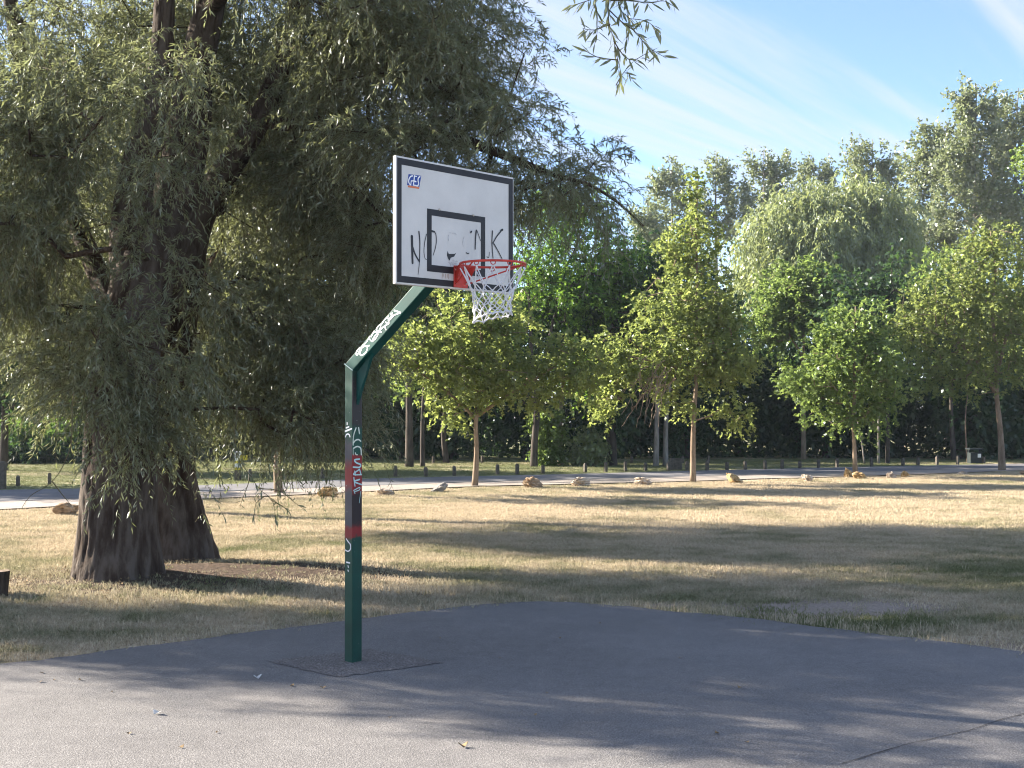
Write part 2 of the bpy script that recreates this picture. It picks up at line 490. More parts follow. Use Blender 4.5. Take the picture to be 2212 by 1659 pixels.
# painted steel of the post: green with sprayed red and black bands that differ per face, plus shade painted in below the elbow
def post_paint():
    k = NT('post_paint')
    oc = k.objco()
    sep = k.n('ShaderNodeSeparateXYZ', {0: oc})
    nz = k.noise(oc, 14.0, 4, 0.6)
    z = k.math('ADD', sep.outputs['Z'], k.math('MULTIPLY', k.math('SUBTRACT', nz, 0.5), 0.10))
    zz = k.math('DIVIDE', z, 2.5)
    gr = k.ramp(k.noise(oc, 5.0, 4), [(0.3, (0.0025, 0.036, 0.026)), (0.7, (0.004, 0.062, 0.043))])
    red = (0.19, 0.018, 0.022)
    blk = (0.055, 0.055, 0.070)
    left_m = k.ramp(zz, [(0.0, (0, 0, 0)), (0.395, (0, 0, 0)), (0.405, (1, 1, 1)), (0.700, (1, 1, 1)), (0.722, (0, 0, 0)), (1, (0, 0, 0))])
    left_c = k.ramp(zz, [(0.40, red), (0.432, red), (0.446, blk), (0.545, blk), (0.575, red), (0.62, red), (0.655, blk)])
    right_m = k.ramp(zz, [(0.0, (0, 0, 0)), (0.400, (0, 0, 0)), (0.406, (1, 1, 1)), (0.660, (1, 1, 1)), (0.667, (0, 0, 0)), (1, (0, 0, 0))])
    blk2 = (0.022, 0.014, 0.016)
    red2 = (0.22, 0.017, 0.018)
    right_c = k.ramp(zz, [(0.40, red2), (0.432, red2), (0.446, blk2), (0.535, blk2), (0.555, red2), (0.66, red2)])
    up_shade_m = k.ramp(zz, [(0.745, (0, 0, 0)), (0.765, (1, 1, 1)), (0.90, (1, 1, 1)), (0.94, (0, 0, 0))])  # shade on the upper right face, put into its colour
    bw = lambda s: k.n('ShaderNodeRGBToBW', {0: s}).outputs[0]
    cl = k.mix(bw(left_m), gr, left_c)
    cr_ = k.mix(bw(right_m), gr, right_c)
    cr_ = k.mix(k.math('MULTIPLY', bw(up_shade_m), 0.85), cr_, (0.030, 0.018, 0.022))
    nrm = k.n('ShaderNodeTexCoord').outputs['Normal']
    ns = k.n('ShaderNodeSeparateXYZ', {0: nrm})
    right = k.math('GREATER_THAN', ns.outputs['X'], 0.0)
    c = k.mix(right, cl, cr_)
    chips = k.math('GREATER_THAN', k.noise(oc, 55.0, 2, 0.5), 0.755)
    c = k.mix(chips, c, (0.30, 0.33, 0.30))
    return k.principled(c, 0.5, 0.28, k.bump(k.noise(oc, 60.0, 3), 0.15, 0.002))
M['post_paint'] = post_paint()
k = NT('arm_paint')
c = k.ramp(k.noise(k.objco(), 5.0, 4), [(0.3, (0.0025, 0.038, 0.034)), (0.7, (0.004, 0.062, 0.052))])
M['arm_paint'] = k.principled(c, 0.55, 0.2, k.bump(k.noise(k.objco(), 60.0, 3), 0.15, 0.002))

# ------------------------------------------------------------------ ground, court, road
near_pts = np.array([GV(x, y)[:2] for x, y in [(0, 1103), (350, 1083), (700, 1068), (1025, 1052), (1270, 1047), (1497, 1040), (1900, 1029), (2212, 1017)]])
near_pts = np.concatenate([[near_pts[0] + (near_pts[0] - near_pts[1]) * 12], near_pts, [near_pts[-1] + (near_pts[-1] - near_pts[-2]) * 12]])
far_pts = np.array([GV(x, y)[:2] for x, y in [(0, 1061), (300, 1056), (810, 1036), (1200, 1027), (1500, 1019), (1870, 1010), (2212, 1003)]])
far_pts = np.concatenate([[far_pts[0] + (far_pts[0] - far_pts[1]) * 12], far_pts, [far_pts[-1] + (far_pts[-1] - far_pts[-2]) * 12]])
def y_near(x): return np.interp(x, near_pts[:, 0], near_pts[:, 1])
def y_far(x): return np.interp(x, far_pts[:, 0], far_pts[:, 1])

pl = [G(0, 665.5), G(104, 653), G(226, 636), G(345, 621.5), G(398, 614.6), G(470, 606.5)]
pr = [G(640, 608.8), G(760.6, 620.6), G(855, 632.5), G(945, 643), G(1024, 652.6)]
dl = unit((pl[0] - pl[4])[:2]); dr = unit((pr[-1] - pr[0])[:2])
court_xy = [pl[0][:2] + dl * 14] + [q[:2] for q in pl] + [G(510, 603.4)[:2], G(540, 602.2)[:2], G(575, 603.2)[:2], G(605, 605.4)[:2]] + [q[:2] for q in pr] + [pr[-1][:2] + dr * 14]
court_xy = np.array(court_xy)
court_edge = court_xy.copy()
def inside_poly(x, y, poly):
    x = np.asarray(x); y = np.asarray(y)
    r = np.zeros(x.shape, bool)
    j = len(poly) - 1
    for i in range(len(poly)):
        xi, yi = poly[i]; xj, yj = poly[j]
        c = ((yi > y) != (yj > y)) & (x < (xj - xi) * (y - yi) / (yj - yi + 1e-12) + xi)
        r ^= c
        j = i
    return r
court_full = np.concatenate([court_xy, [[20, -12], [-22, -12]]])

T1 = GV(254, 1258); T2 = GV(380, 1217)
def build_ground():
    xs = np.concatenate([np.linspace(-420, -32, 22)[:-1], np.arange(-32, 34, 0.3), np.linspace(34, 420, 22)])
    ys = np.concatenate([np.linspace(-60, 5, 8)[:-1], np.arange(5, 44, 0.3), np.arange(44, 75, 0.8), np.linspace(75, 700, 26)])
    X, Y = np.meshgrid(xs, ys)
    Z = ground_z(Y)
    lawn = (Y < y_near(X) - 0.4) & (Y > 6) & (np.abs(X) < 31)
    court = inside_poly(X, Y, court_full)
    bump = (fbm(np.stack([X * 0.8, Y * 0.8, X * 0], -1), 3, 3) - 0.5) * 0.07
    dc = np.min(np.hypot(X[..., None] - court_edge[None, None, :, 0], Y[..., None] - court_edge[None, None, :, 1]), -1)
    Z = Z + np.where(lawn & ~court, bump, 0) - np.where(court, 0.03, 0)
    far = (Y > y_far(X) + 0.3) & (Y < 75)
    Z = Z + np.where(far, 0.5 * bump + 0.03, 0)
    dw = np.minimum(np.hypot((X - T1[0] - 0.2) / 1.2, (Y - T1[1]) / 1.0), np.hypot((X - T2[0] - 1.0) / 2.2, (Y - T2[1] + 1.3) / 1.2))
    Z = Z + 0.10 * np.exp(-(dw / 1.0) ** 2) * (~court)
    # bare earth
    b1 = GV(1840, 1315); b2 = GV(1500, 1308); b3 = GV(2130, 1390)
    bare = 1.45 * np.exp(-(((X - b1[0]) / 1.25) ** 2 + ((Y - b1[1]) / 0.55) ** 2))
    bare = np.maximum(bare, 0.85 * np.exp(-(((X - b2[0]) / 0.8) ** 2 + ((Y - b2[1]) / 0.25) ** 2)))
    bare = np.maximum(bare, 0.8 * np.exp(-(((X - b3[0]) / 0.8) ** 2 + ((Y - b3[1]) / 0.3) ** 2)))
    # worn rim along the asphalt edge
    seg = court_edge
    dmin = np.full(X.shape, 1e9)
    for a, b in zip(seg[:-1], seg[1:]):
        ab = b - a
        t = np.clip(((X - a[0]) * ab[0] + (Y - a[1]) * ab[1]) / (ab @ ab), 0, 1)
        dmin = np.minimum(dmin, np.hypot(X - a[0] - t * ab[0], Y - a[1] - t * ab[1]))
    bare = np.maximum(bare, 0.55 * np.exp(-(dmin / 0.22) ** 2))
    bare = np.maximum(bare, np.where((Y > y_near(X) - 0.5) & (Y < y_near(X) + 1), 0.45, 0))
    mulch = np.exp(-(dw / 1.35) ** 2) * 1.15
    st = GV(60, 1270)
    mulch = np.maximum(mulch, 1.0 * np.exp(-(((X - st[0] + 0.6) / 1.5) ** 2 + ((Y - st[1]) / 0.9) ** 2)))
    # greener in a band across the lawn, in one spot, and along the far verge
    green = np.full(X.shape, 0.36)
    green = green + 0.10 * np.exp(-((Y - 15.0) / 4.5) ** 2)
    green = np.where(Y > y_far(X), 0.72, green)
    g2 = GV(1720, 1345)
    green = green + 0.5 * np.exp(-(((X - g2[0]) / 2.2) ** 2 + ((Y - g2[1]) / 0.5) ** 2))
    dens = np.where(Y < 14, 420.0, np.where(Y < 20, 300.0, np.where(Y < 28, 190.0, 120.0)))
    dens = np.where(lawn & ~court, dens, 0.0)
    dens = np.where((Y > y_far(X) + 0.4) & (Y < 58) & (np.abs(X) < 28), 35.0, dens)
    vis = np.abs(X) < 0.46 * Y + 3.0
    dens = dens * vis * np.clip(1.25 - 1.35 * bare, 0.03, 1) * np.clip(1.1 - 1.05 * mulch, 0.04, 1)
    ny, nx = X.shape
    idx = np.arange(ny * nx).reshape(ny, nx)
    q = np.stack([idx[:-1, :-1], idx[:-1, 1:], idx[1:, 1:], idx[1:, :-1]], -1).reshape(-1, 4)
    me = bpy.data.meshes.new('ground')
    me.vertices.add(ny * nx)
    me.vertices.foreach_set('co', np.stack([X, Y, Z], -1).astype(np.float32).ravel())
    me.loops.add(q.size)
    me.loops.foreach_set('vertex_index', q.astype(np.int32).ravel())
    me.polygons.add(len(q))
    me.polygons.foreach_set('loop_start', np.arange(len(q), dtype=np.int32) * 4)
    me.polygons.foreach_set('use_smooth', np.ones(len(q), bool))
    for nm, arr in (('bare', bare), ('mulch', mulch), ('green', green), ('grass_density', dens)):
        a = me.attributes.new(nm, 'FLOAT', 'POINT')
        a.data.foreach_set('value', arr.astype(np.float32).ravel())
    me.materials.append(M['lawn'])
    me.update(calc_edges=True)
    o = link(bpy.data.objects.new('ground', me))
    return tag(o, kind='structure')
GROUND = build_ground()

def sheet(name, top_xy, bot_xy, dz, mat):
    """strip between two polylines of equal length, following the ground"""
    a = np.asarray(top_xy); b = np.asarray(bot_xy)
    n = len(a)
    v = [(x, y, float(ground_z(y)) + dz) for x, y in a] + [(x, y, float(ground_z(y)) + dz) for x, y in b]
    f = [(i, i + 1, n + i + 1, n + i) for i in range(n - 1)]
    return tag(obj(name, v, f, mat), kind='structure')
# the court: a sheet with a ragged, slightly raised edge
def build_court():
    edge = []
    for a, b in zip(court_edge[:-1], court_edge[1:]):
        m = max(2, int(np.hypot(*(b - a)) / 0.12))
        for t in np.arange(m) / m:
            edge.append(a + (b - a) * t)
    edge.append(court_edge[-1])
    edge = np.array(edge)
    edge = edge + (np.stack([vnoise(np.stack([edge[:, 0] * 6, edge[:, 1] * 6, edge[:, 0] * 0], -1), s) for s in (1, 2)], -1) - 0.5) * 0.10
    n = len(edge)
    low = [(x, y, -0.06) for x, y in edge]
    top = [(x, y, 0.012) for x, y in edge]
    v = low + top + [(22, -12, 0.012), (-24, -12, 0.012)]
    f = [(i, i + 1, n + i + 1, n + i) for i in range(n - 1)]
    f.append(tuple(range(2 * n - 1, n - 1, -1)) + (2 * n + 1, 2 * n))
    return tag(obj('court', v, f, M['court']), kind='structure')
build_court()
def thin_strip(name, pts, w, mat, dz=0.016, jit=0.4):
    P = []
    for a, b in zip(pts[:-1], pts[1:]):
        m = max(2, int(np.hypot(*(b - a)) / 0.06))
        P += [a + (b - a) * t for t in np.arange(m) / m]
    P.append(pts[-1])
    P = np.array(P)
    t = unit(np.gradient(P, axis=0))
    nr = np.stack([-t[:, 1], t[:, 0]], -1)
    q = np.stack([P[:, 0] * 7, P[:, 1] * 7, P[:, 0] * 0], -1)
    off = (fbm(q, 5) - 0.5)[:, None] * nr * w * jit * 2.5
    ww = (w * (0.5 + 1.0 * vnoise(q * 2.3, 8)))[:, None]
    return sheet(name, P + off + nr * ww / 2, P + off - nr * ww / 2, dz, mat)
cv = lambda L: [G(x, y)[:2] for x, y in L]
thin_strip('court_crack', cv([(842, 766), (905, 747), (968, 733), (1000, 722), (1040, 712)]), 0.008, M['crack'], jit=0.9)
pat = np.array([G(x, y)[:2] for x, y in [(266.5, 663.2), (371, 650.7), (443.5, 664.2), (339, 679.2)]])
pat_pts = []
for i in range(4):
    a, b = pat[i], pat[(i + 1) % 4]
    for t in np.arange(14) / 14:
        q = a + (b - a) * t
        pat_pts.append(q + (RNG.random(2) - 0.5) * 0.035)
tag(obj('court_patch', [(x, y, 0.0165) for x, y in pat_pts], [tuple(range(len(pat_pts)))], M['patch']), kind='structure')

NX = np.linspace(-60, 75, 136)
ya, yb = y_near(NX), y_far(NX)
rag = (fbm(np.stack([NX * 0.9, NX * 0, NX * 0], -1), 4) - 0.5) * 0.5
ymid = ya + (yb - ya) * 0.40
sheet('gravel_strip', np.stack([NX, ya + rag], -1), np.stack([NX, ymid + 0.3], -1), 0.030, M['gravel'])
sheet('road', np.stack([NX, ymid], -1), np.stack([NX, yb], -1), 0.036, M['road'])

# grass tufts: one mesh of blades, scattered over the lawn by its own geometry nodes
def build_grass():
    vs, fs, n = [], [], 0
    for i in range(20):
        r = 0.10 * math.sqrt(RNG.random()); a = RNG.random() * 6.283
        p = np.array([r * math.cos(a), r * math.sin(a), -0.004])
        h = 0.018 + 0.036 * RNG.random() ** 1.5
        lean = RNG.normal(0, 0.65, 2) * h
        w = 0.0030 + 0.002 * RNG.random()
        b = RNG.random() * 6.283
        s = np.array([math.cos(b), math.sin(b), 0]) * w
        mid = p + np.array([lean[0] * 0.35, lean[1] * 0.35, h * 0.6])
        tip = p + np.array([lean[0], lean[1], h])
        vs += [p - s, p + s, mid + s * 0.7, mid - s * 0.7, tip]
        fs += [(n, n + 1, n + 2, n + 3), (n + 3, n + 2, n + 4)]
        n += 5
    o = obj('lawn_grass', vs, fs, M['grass_blade'])
    tag(o, kind='stuff')
    ng = bpy.data.node_groups.new('scatter_grass', 'GeometryNodeTree')
    ng.interface.new_socket('Geometry', in_out='INPUT', socket_type='NodeSocketGeometry')
    ng.interface.new_socket('Geometry', in_out='OUTPUT', socket_type='NodeSocketGeometry')
    N = ng.nodes.new
    gi, go = N('NodeGroupInput'), N('NodeGroupOutput')
    oi = N('GeometryNodeObjectInfo'); oi.transform_space = 'RELATIVE'
    oi.inputs['Object'].default_value = GROUND
    dist = N('GeometryNodeDistributePointsOnFaces')
    na = N('GeometryNodeInputNamedAttribute'); na.data_type = 'FLOAT'
    na.inputs['Name'].default_value = 'grass_density'
    L = ng.links.new
    L(oi.outputs['Geometry'], dist.inputs['Mesh'])
    L(na.outputs['Attribute'], dist.inputs['Density'])
    ins = N('GeometryNodeInstanceOnPoints')
    L(dist.outputs['Points'], ins.inputs['Points'])
    L(gi.outputs[0], ins.inputs['Instance'])
    rot = N('FunctionNodeRandomValue'); rot.data_type = 'FLOAT_VECTOR'
    rot.inputs['Min'].default_value = (-0.15, -0.15, 0); rot.inputs['Max'].default_value = (0.15, 0.15, 6.283)
    sc = N('FunctionNodeRandomValue'); sc.data_type = 'FLOAT'
    sc.inputs[2].default_value = 0.5; sc.inputs[3].default_value = 1.35
    L(rot.outputs[0], ins.inputs['Rotation'])
    L(sc.outputs[1], ins.inputs['Scale'])
    L(ins.outputs[0], go.inputs[0])
    md = o.modifiers.new('scatter', 'NODES')
    md.node_group = ng
    return o
build_grass()
def tall_grass():
    rg = np.random.default_rng(77)
    P = []
    for x, y, n, sx, sy in ((950, 1283, 420, 1.1, .30), (770, 1292, 120, .7, .3), (250, 1300, 160, 1.2, .35), (560, 1310, 120, 1.5, .4), (1500, 1245, 160, 2.5, .8), (2080, 1365, 60, .8, .2), (1720, 1348, 60, 1.0, .15), (2180, 1330, 120, 1.0, .5), (120, 1360, 120, 1.2, .3)):
        c = GV(x, y)
        P.append(c[:2] + rg.normal(size=(n, 2)) * np.array([sx, sy]) * .6)
    for a, b in zip(court_edge[:-1], court_edge[1:]):
        ln = float(np.hypot(*(b - a)))
        m = min(260, int(ln * 26))
        t = rg.random(m)[:, None]
        out = unit(np.array([a - b])[:, ::-1] * np.array([[1, -1]]))
        out = out * np.sign(out[:, 1:2] + 1e-9)
        P.append(a + (b - a) * t + out * np.abs(rg.normal(0, .07, m))[:, None])
    P = np.concatenate(P)
    P = P[~inside_poly(P[:, 0], P[:, 1], court_full)]
    P = np.repeat(P, 4, 0) + rg.normal(0, .025, (len(P) * 4, 2))
    n = len(P)
    z = ground_z(P[:, 1])
    h = rg.uniform(.04, .115, n)
    a = rg.random(n) * 6.283
    w = np.stack([np.cos(a), np.sin(a), a * 0], -1) * .0028
    ln = np.concatenate([rg.normal(0, .32, (n, 2)) * h[:, None], np.zeros((n, 1))], 1)
    b0 = np.stack([P[:, 0], P[:, 1], z], -1)
    tip = b0 + ln + np.array([0, 0, 1.0]) * h[:, None]
    mid = b0 + ln * .4 + np.array([0, 0, .6]) * h[:, None]
    q = np.stack([b0 - w, b0 + w, mid + w * .7, mid - w * .7], 1)
    q2 = np.stack([mid - w * .7, mid + w * .7, tip + w * .15, tip - w * .15], 1)
    tag(poly_mesh('tall_grass', np.concatenate([q, q2]), 4, M['grass_blade'], np.zeros(2 * n)), kind='stuff')
tall_grass()

def haze():
    k = NT('haze')
    vol = k.n('ShaderNodeVolumePrincipled', {'Color': (0.80, 0.88, 1.0, 1), 'Density': 0.00028, 'Anisotropy': 0.0})
    k.t.links.new(vol.outputs[0], k.out.inputs['Volume'])
    v, f = box_local(-425, 425, -65, 705, -16, 34)
    tag(obj('haze', v, f, k.m), kind='stuff')
haze()

# ------------------------------------------------------------------ trees
def resample(ctrl, step):
    """smooth polyline through (x,y,z,r) control points"""
    c = np.asarray(ctrl, float)
    P = np.concatenate([[2 * c[0] - c[1]], c, [2 * c[-1] - c[-2]]])
    out = []
    for i in range(1, len(P) - 2):
        p0, p1, p2, p3 = P[i - 1], P[i], P[i + 1], P[i + 2]
        m = max(2, int(np.linalg.norm((p2 - p1)[:3]) / step))
        for t in np.arange(m) / m:
            out.append(0.5 * ((2 * p1) + (-p0 + p2) * t + (2 * p0 - 5 * p1 + 4 * p2 - p3) * t * t + (-p0 + 3 * p1 - 3 * p2 + p3) * t ** 3))
    out.append(c[-1])
    out = np.array(out)
    out[:, 3] = np.maximum(out[:, 3], 0.003)
    return out

class Blobs:
    """crown outline as weighted ellipsoids (cx,cy,cz,rx,ry,rz,w)"""
    def __init__(self, rows):
        self.b = np.array(rows, float)
    def sample(self, n, rng, shell=0.45):
        w = self.b[:, 6] / self.b[:, 6].sum()
        i = rng.choice(len(self.b), n, p=w)
        d = unit(rng.normal(size=(n, 3)))
        r = rng.random(n) ** shell
        return self.b[i, :3] + d * r[:, None] * self.b[i, 3:6]
def BV(x, y, D, rx, rz, ry=None, w=None):
    c = V(x, y, D)
    mx, mz = rx * D / 2630.0, rz * D / 2630.0
    my = ry if ry is not None else mx
    return (c[0], c[1], c[2], mx, my, mz, w if w is not None else mx * my * mz)

def grow(limbs, targets, tip_r=0.006, expo=0.48, up=0.25, step=0.35, rng=RNG):
    """join every target to the nearest node of the growing skeleton"""
    cap = sum(len(l) for l in limbs) + len(targets) * 8 + 10
    pos = np.zeros((cap, 3)); par = np.full(cap, -1); fix = np.zeros(cap)
    n = 0
    limb_rows = []
    for l in limbs:
        start = n
        for i, q in enumerate(l):
            pos[n] = q[:3]; fix[n] = q[3]
            par[n] = n - 1 if i else -1
            n += 1
        limb_rows.append((start, n))
    n0 = n
    # order targets from inside outwards
    dd = np.min(np.linalg.norm(targets[:, None, :] - pos[None, :n0:3, :], axis=2), 1)
    chains, ends, edir = [], [], []
    for ti in np.argsort(dd):
        T = targets[ti]
        d = T - pos[:n]
        L = np.linalg.norm(d, axis=1)
        cost = L * (1.0 + 0.35 * np.clip(-d[:, 2] / np.maximum(L, 1e-6), 0, 1)) + np.where(fix[:n] > 0, 0.0, 0.08)
        b = int(np.argmin(cost))
        P0 = pos[b]; D = T - P0; ln = np.linalg.norm(D)
        m = min(6, max(1, int(ln / step)))
        pd = unit(P0 - pos[par[b]]) if par[b] >= 0 else np.array([0, 0, 1.0])
        ctrl = P0 + D * 0.5 + pd * ln * 0.16 + np.array([0, 0, up]) * ln * 0.5 + rng.normal(0, 0.05, 3) * ln
        idx = [b]
        for s in np.arange(1, m + 1) / m:
            q = (1 - s) ** 2 * P0 + 2 * s * (1 - s) * ctrl + s * s * T
            pos[n] = q; par[n] = idx[-1]; idx.append(n); n += 1
        chains.append(idx)
        ends.append(T); edir.append(unit(T - pos[idx[-2]]))
    cnt = np.zeros(n)
    for c in chains:
        cnt[c[-1]] += 1
    for i in range(n - 1, n0 - 1, -1):
        cnt[par[i]] += cnt[i] if par[i] >= n0 else 0
    rad = tip_r * np.maximum(cnt, 1) ** expo
    return pos[:n], chains, rad, fix[:n], np.array(ends), np.array(edir)

def branch_mesh(pos, chains, rad, fix, minr=0.0, sides=5):
    mb = MB()
    for c in chains:
        if len(c) < 2: continue
        r = rad[c].copy()
        r[0] = r[1] if len(r) > 1 else r[0]
        if fix[c[0]] > 0: r[0] = min(fix[c[0]] * 0.7, r[1] * 1.35)
        if r.max() < minr: continue
        v, f = tube(pos[c], r, sides if r.max() > 0.02 else 4, caps=False)
        mb.add(v, f)
    return mb

def twig_leaves(ends, edir, rng, twigs, twig_len, leaves, L, W, droop=0.3, spread=0.5, shape='lance', jitter=0.15, upn=0.8, hang=0.25, outw=0.7):
    """leaf polygons along short drooping twigs round every branch end; also returns the twig curves"""
    N = len(ends) * twigs
    st = np.repeat(ends, twigs, 0) + rng.normal(0, jitter, (N, 3))
    d = unit(np.repeat(edir, twigs, 0) * outw + rng.normal(0, 1, (N, 3)) * spread)
    ln = twig_len * rng.uniform(0.45, 1.25, N)
    def at(t):
        return st[:, None, :] + d[:, None, :] * (ln[:, None] * t)[..., None] + np.array([0, 0, -1.0]) * (droop * ln[:, None] * t ** 2)[..., None]
    t = (np.arange(leaves)[None, :] + rng.random((N, leaves))) / leaves
    t = 0.08 + 0.92 * t
    p = at(t)
    tan = unit(d[:, None, :] * np.ones(t.shape)[..., None] + np.array([0, 0, -1.0]) * (2 * droop * t)[..., None])
    rnd = rng.normal(size=p.shape)
    ax = unit(tan * 0.75 + unit(rnd) * 0.85 + np.array([0, 0, -hang]))
    up = np.array([0, 0, upn]) + rng.normal(0, 0.55, p.shape)
    s = unit(np.cross(ax, up))
    nm = np.cross(s, ax)
    ll = L * rng.uniform(0.6, 1.25, t.shape)[..., None]
    ww = W * rng.uniform(0.7, 1.25, t.shape)[..., None]
    p, ax, s, nm, ll, ww = [a.reshape(-1, a.shape[-1]) for a in (p, ax, s, nm, ll, ww)]
    if shape == 'lance':
        tipd = -nm * ll * 0.10
        poly = np.stack([p, p + ax * ll * 0.42 + s * ww * 0.5 + nm * ww * 0.12, p + ax * ll + tipd, p + ax * ll * 0.42 - s * ww * 0.5 + nm * ww * 0.12], 1)
    else:  # three-lobed
        c = nm * ww * 0.14
        poly = np.stack([p, p + ax * ll * 0.38 + s * ww * 0.58 - c, p + ax * ll * 0.52 + s * ww * 0.24 + c, p + ax * ll - nm * ll * 0.12,
                         p + ax * ll * 0.52 - s * ww * 0.24 + c, p + ax * ll * 0.38 - s * ww * 0.58 - c], 1)
    tint = np.clip(np.repeat(rng.normal(0.42, 0.12, N), leaves) + rng.normal(0, 0.17, len(poly)), 0, 1)
    tw = np.stack([at(np.full((N, 1), q))[:, 0] for q in (0.0, 0.5, 1.0)], 1)
    return poly, tint, tw

def twig_tubes(name, tw, r, mat, parent, origin):
    """thin three-sided twigs"""
    N = len(tw)
    a = unit(np.cross(tw[:, 2] - tw[:, 0], np.array([0.3, 0.9, 0.2])))
    b = unit(np.cross(tw[:, 2] - tw[:, 0], a))
    rings = []
    for q, rr in ((0, r), (1, r * 0.75), (2, r * 0.35)):
        rings.append(np.stack([tw[:, q] + rr * (math.cos(x) * a + math.sin(x) * b) for x in (0, 2.094, 4.189)], 1))
    quads = []
    for i in (0, 1):
        for j in range(3):
            k2 = (j + 1) % 3
            quads.append(np.stack([rings[i][:, j], rings[i][:, k2], rings[i + 1][:, k2], rings[i + 1][:, j]], 1))
    Q = np.concatenate(quads)
    return poly_mesh(name, Q, 4, mat, np.zeros(len(Q)), parent, origin)

def tree(name, label, cat, group, base, limbs, blobs, ntargets, leaf, leaf_mat_, bark_mat_, seed, tip_r=0.006, minr=0.0, up=0.25, shell=0.5, step=0.35, twig_geo=0.0, sides=10):
    rng = np.random.default_rng(seed)
    base = np.asarray(base, float)
    e = empty(name, base, label, cat, group)
    L = [resample(l, 0.3) for l in limbs]
    T = Blobs(blobs).sample(ntargets, rng, shell)
    T[:, 2] = np.maximum(T[:, 2], base[2] + 0.4)
    pos, chains, rad, fix, ends, edir = grow(L, T, tip_r, up=up, step=step, rng=rng)
    mb = MB()
    for l in L:
        rr = l[:, 3].copy()
        v, f = tube(l[:, :3], rr, sides)
        mb.add(v, f)
    mb.build('trunk', bark_mat_, e, base, smooth=True)
    bm2 = branch_mesh(pos, chains, rad, fix, minr)
    if bm2.n:
        o = bm2.build('branches', bark_mat_, e, base, smooth=True)
        o['kind'] = 'stuff'
    poly, tint, tw = twig_leaves(ends, edir, rng, **leaf)
    o = poly_mesh('crown', poly, poly.shape[1], leaf_mat_, tint, e, base)
    o['kind'] = 'stuff'
    if twig_geo:
        o = twig_tubes('twigs', tw, twig_geo, M['twig'], e, base)
        o['kind'] = 'stuff'
    return e, L, (pos, chains, rad, fix, ends, edir)

# ---- the old willow
def bark_tube(ctrl, seed, sides=72, step=0.035, flare=0.0, ridge=0.075, freq=8.0):
    P = resample(ctrl, step)
    tan = unit(np.gradient(P[:, :3], axis=0))
    a, b = frame_of(tan[0])
    ang = np.arange(sides) * 2 * math.pi / sides
    rows, rgs = [], []
    z0 = P[0, 2]
    for i in range(len(P)):
        a = unit(a - tan[i] * (a @ tan[i])); b = np.cross(tan[i], a)
        r = P[i, 3]
        h = P[i, 2] - z0
        dirs = np.cos(ang)[:, None] * a + np.sin(ang)[:, None] * b
        wob = 0.35 * (vnoise(np.concatenate([dirs[:, :2] * 2.0, np.full((sides, 1), h * 2.2)], 1), seed + 21) - 0.5)[:, None]
        q = np.concatenate([dirs[:, :2] * max(2.2, r * 11.0) + wob * 3 + seed * 7.3, np.full((sides, 1), h * 1.25)], 1)
        n1 = vnoise(q, seed); n2 = vnoise(q * np.array([2.1, 2.1, 2.4]), seed + 3)
        rg = (1 - np.abs(2 * n1 - 1)) * 0.65 + (1 - np.abs(2 * n2 - 1)) * 0.35
        big = vnoise(np.concatenate([dirs[:, :2] * 1.1, np.full((sides, 1), h * 0.7)], 1), seed + 9) - 0.5
        rr = r * (1 + 0.16 * big) - np.minimum(0.06, r * ridge * 1.8) * (1 - rg) ** 1.1 + 0.012
        if flare:
            rr = rr * (1 + flare * math.exp(-max(h, 0) / 0.28) * (0.55 + 0.45 * np.cos(5 * ang + seed) + 0.3 * np.cos(3 * ang + 2 * seed)))
        rows.append(P[i, :3] + dirs * rr[:, None])
        rgs.append(rg)
    v = np.concatenate(rows)
    f = []
    for i in range(len(P) - 1):
        o = i * sides
        for j in range(sides):
            k2 = (j + 1) % sides
            f.append((o + j, o + k2, o + sides + k2, o + sides + j))
    return v, f, np.concatenate(rgs)
def VL(rows):
    return [tuple(V(x, y, D)) + (r,) for x, y, D, r in rows]

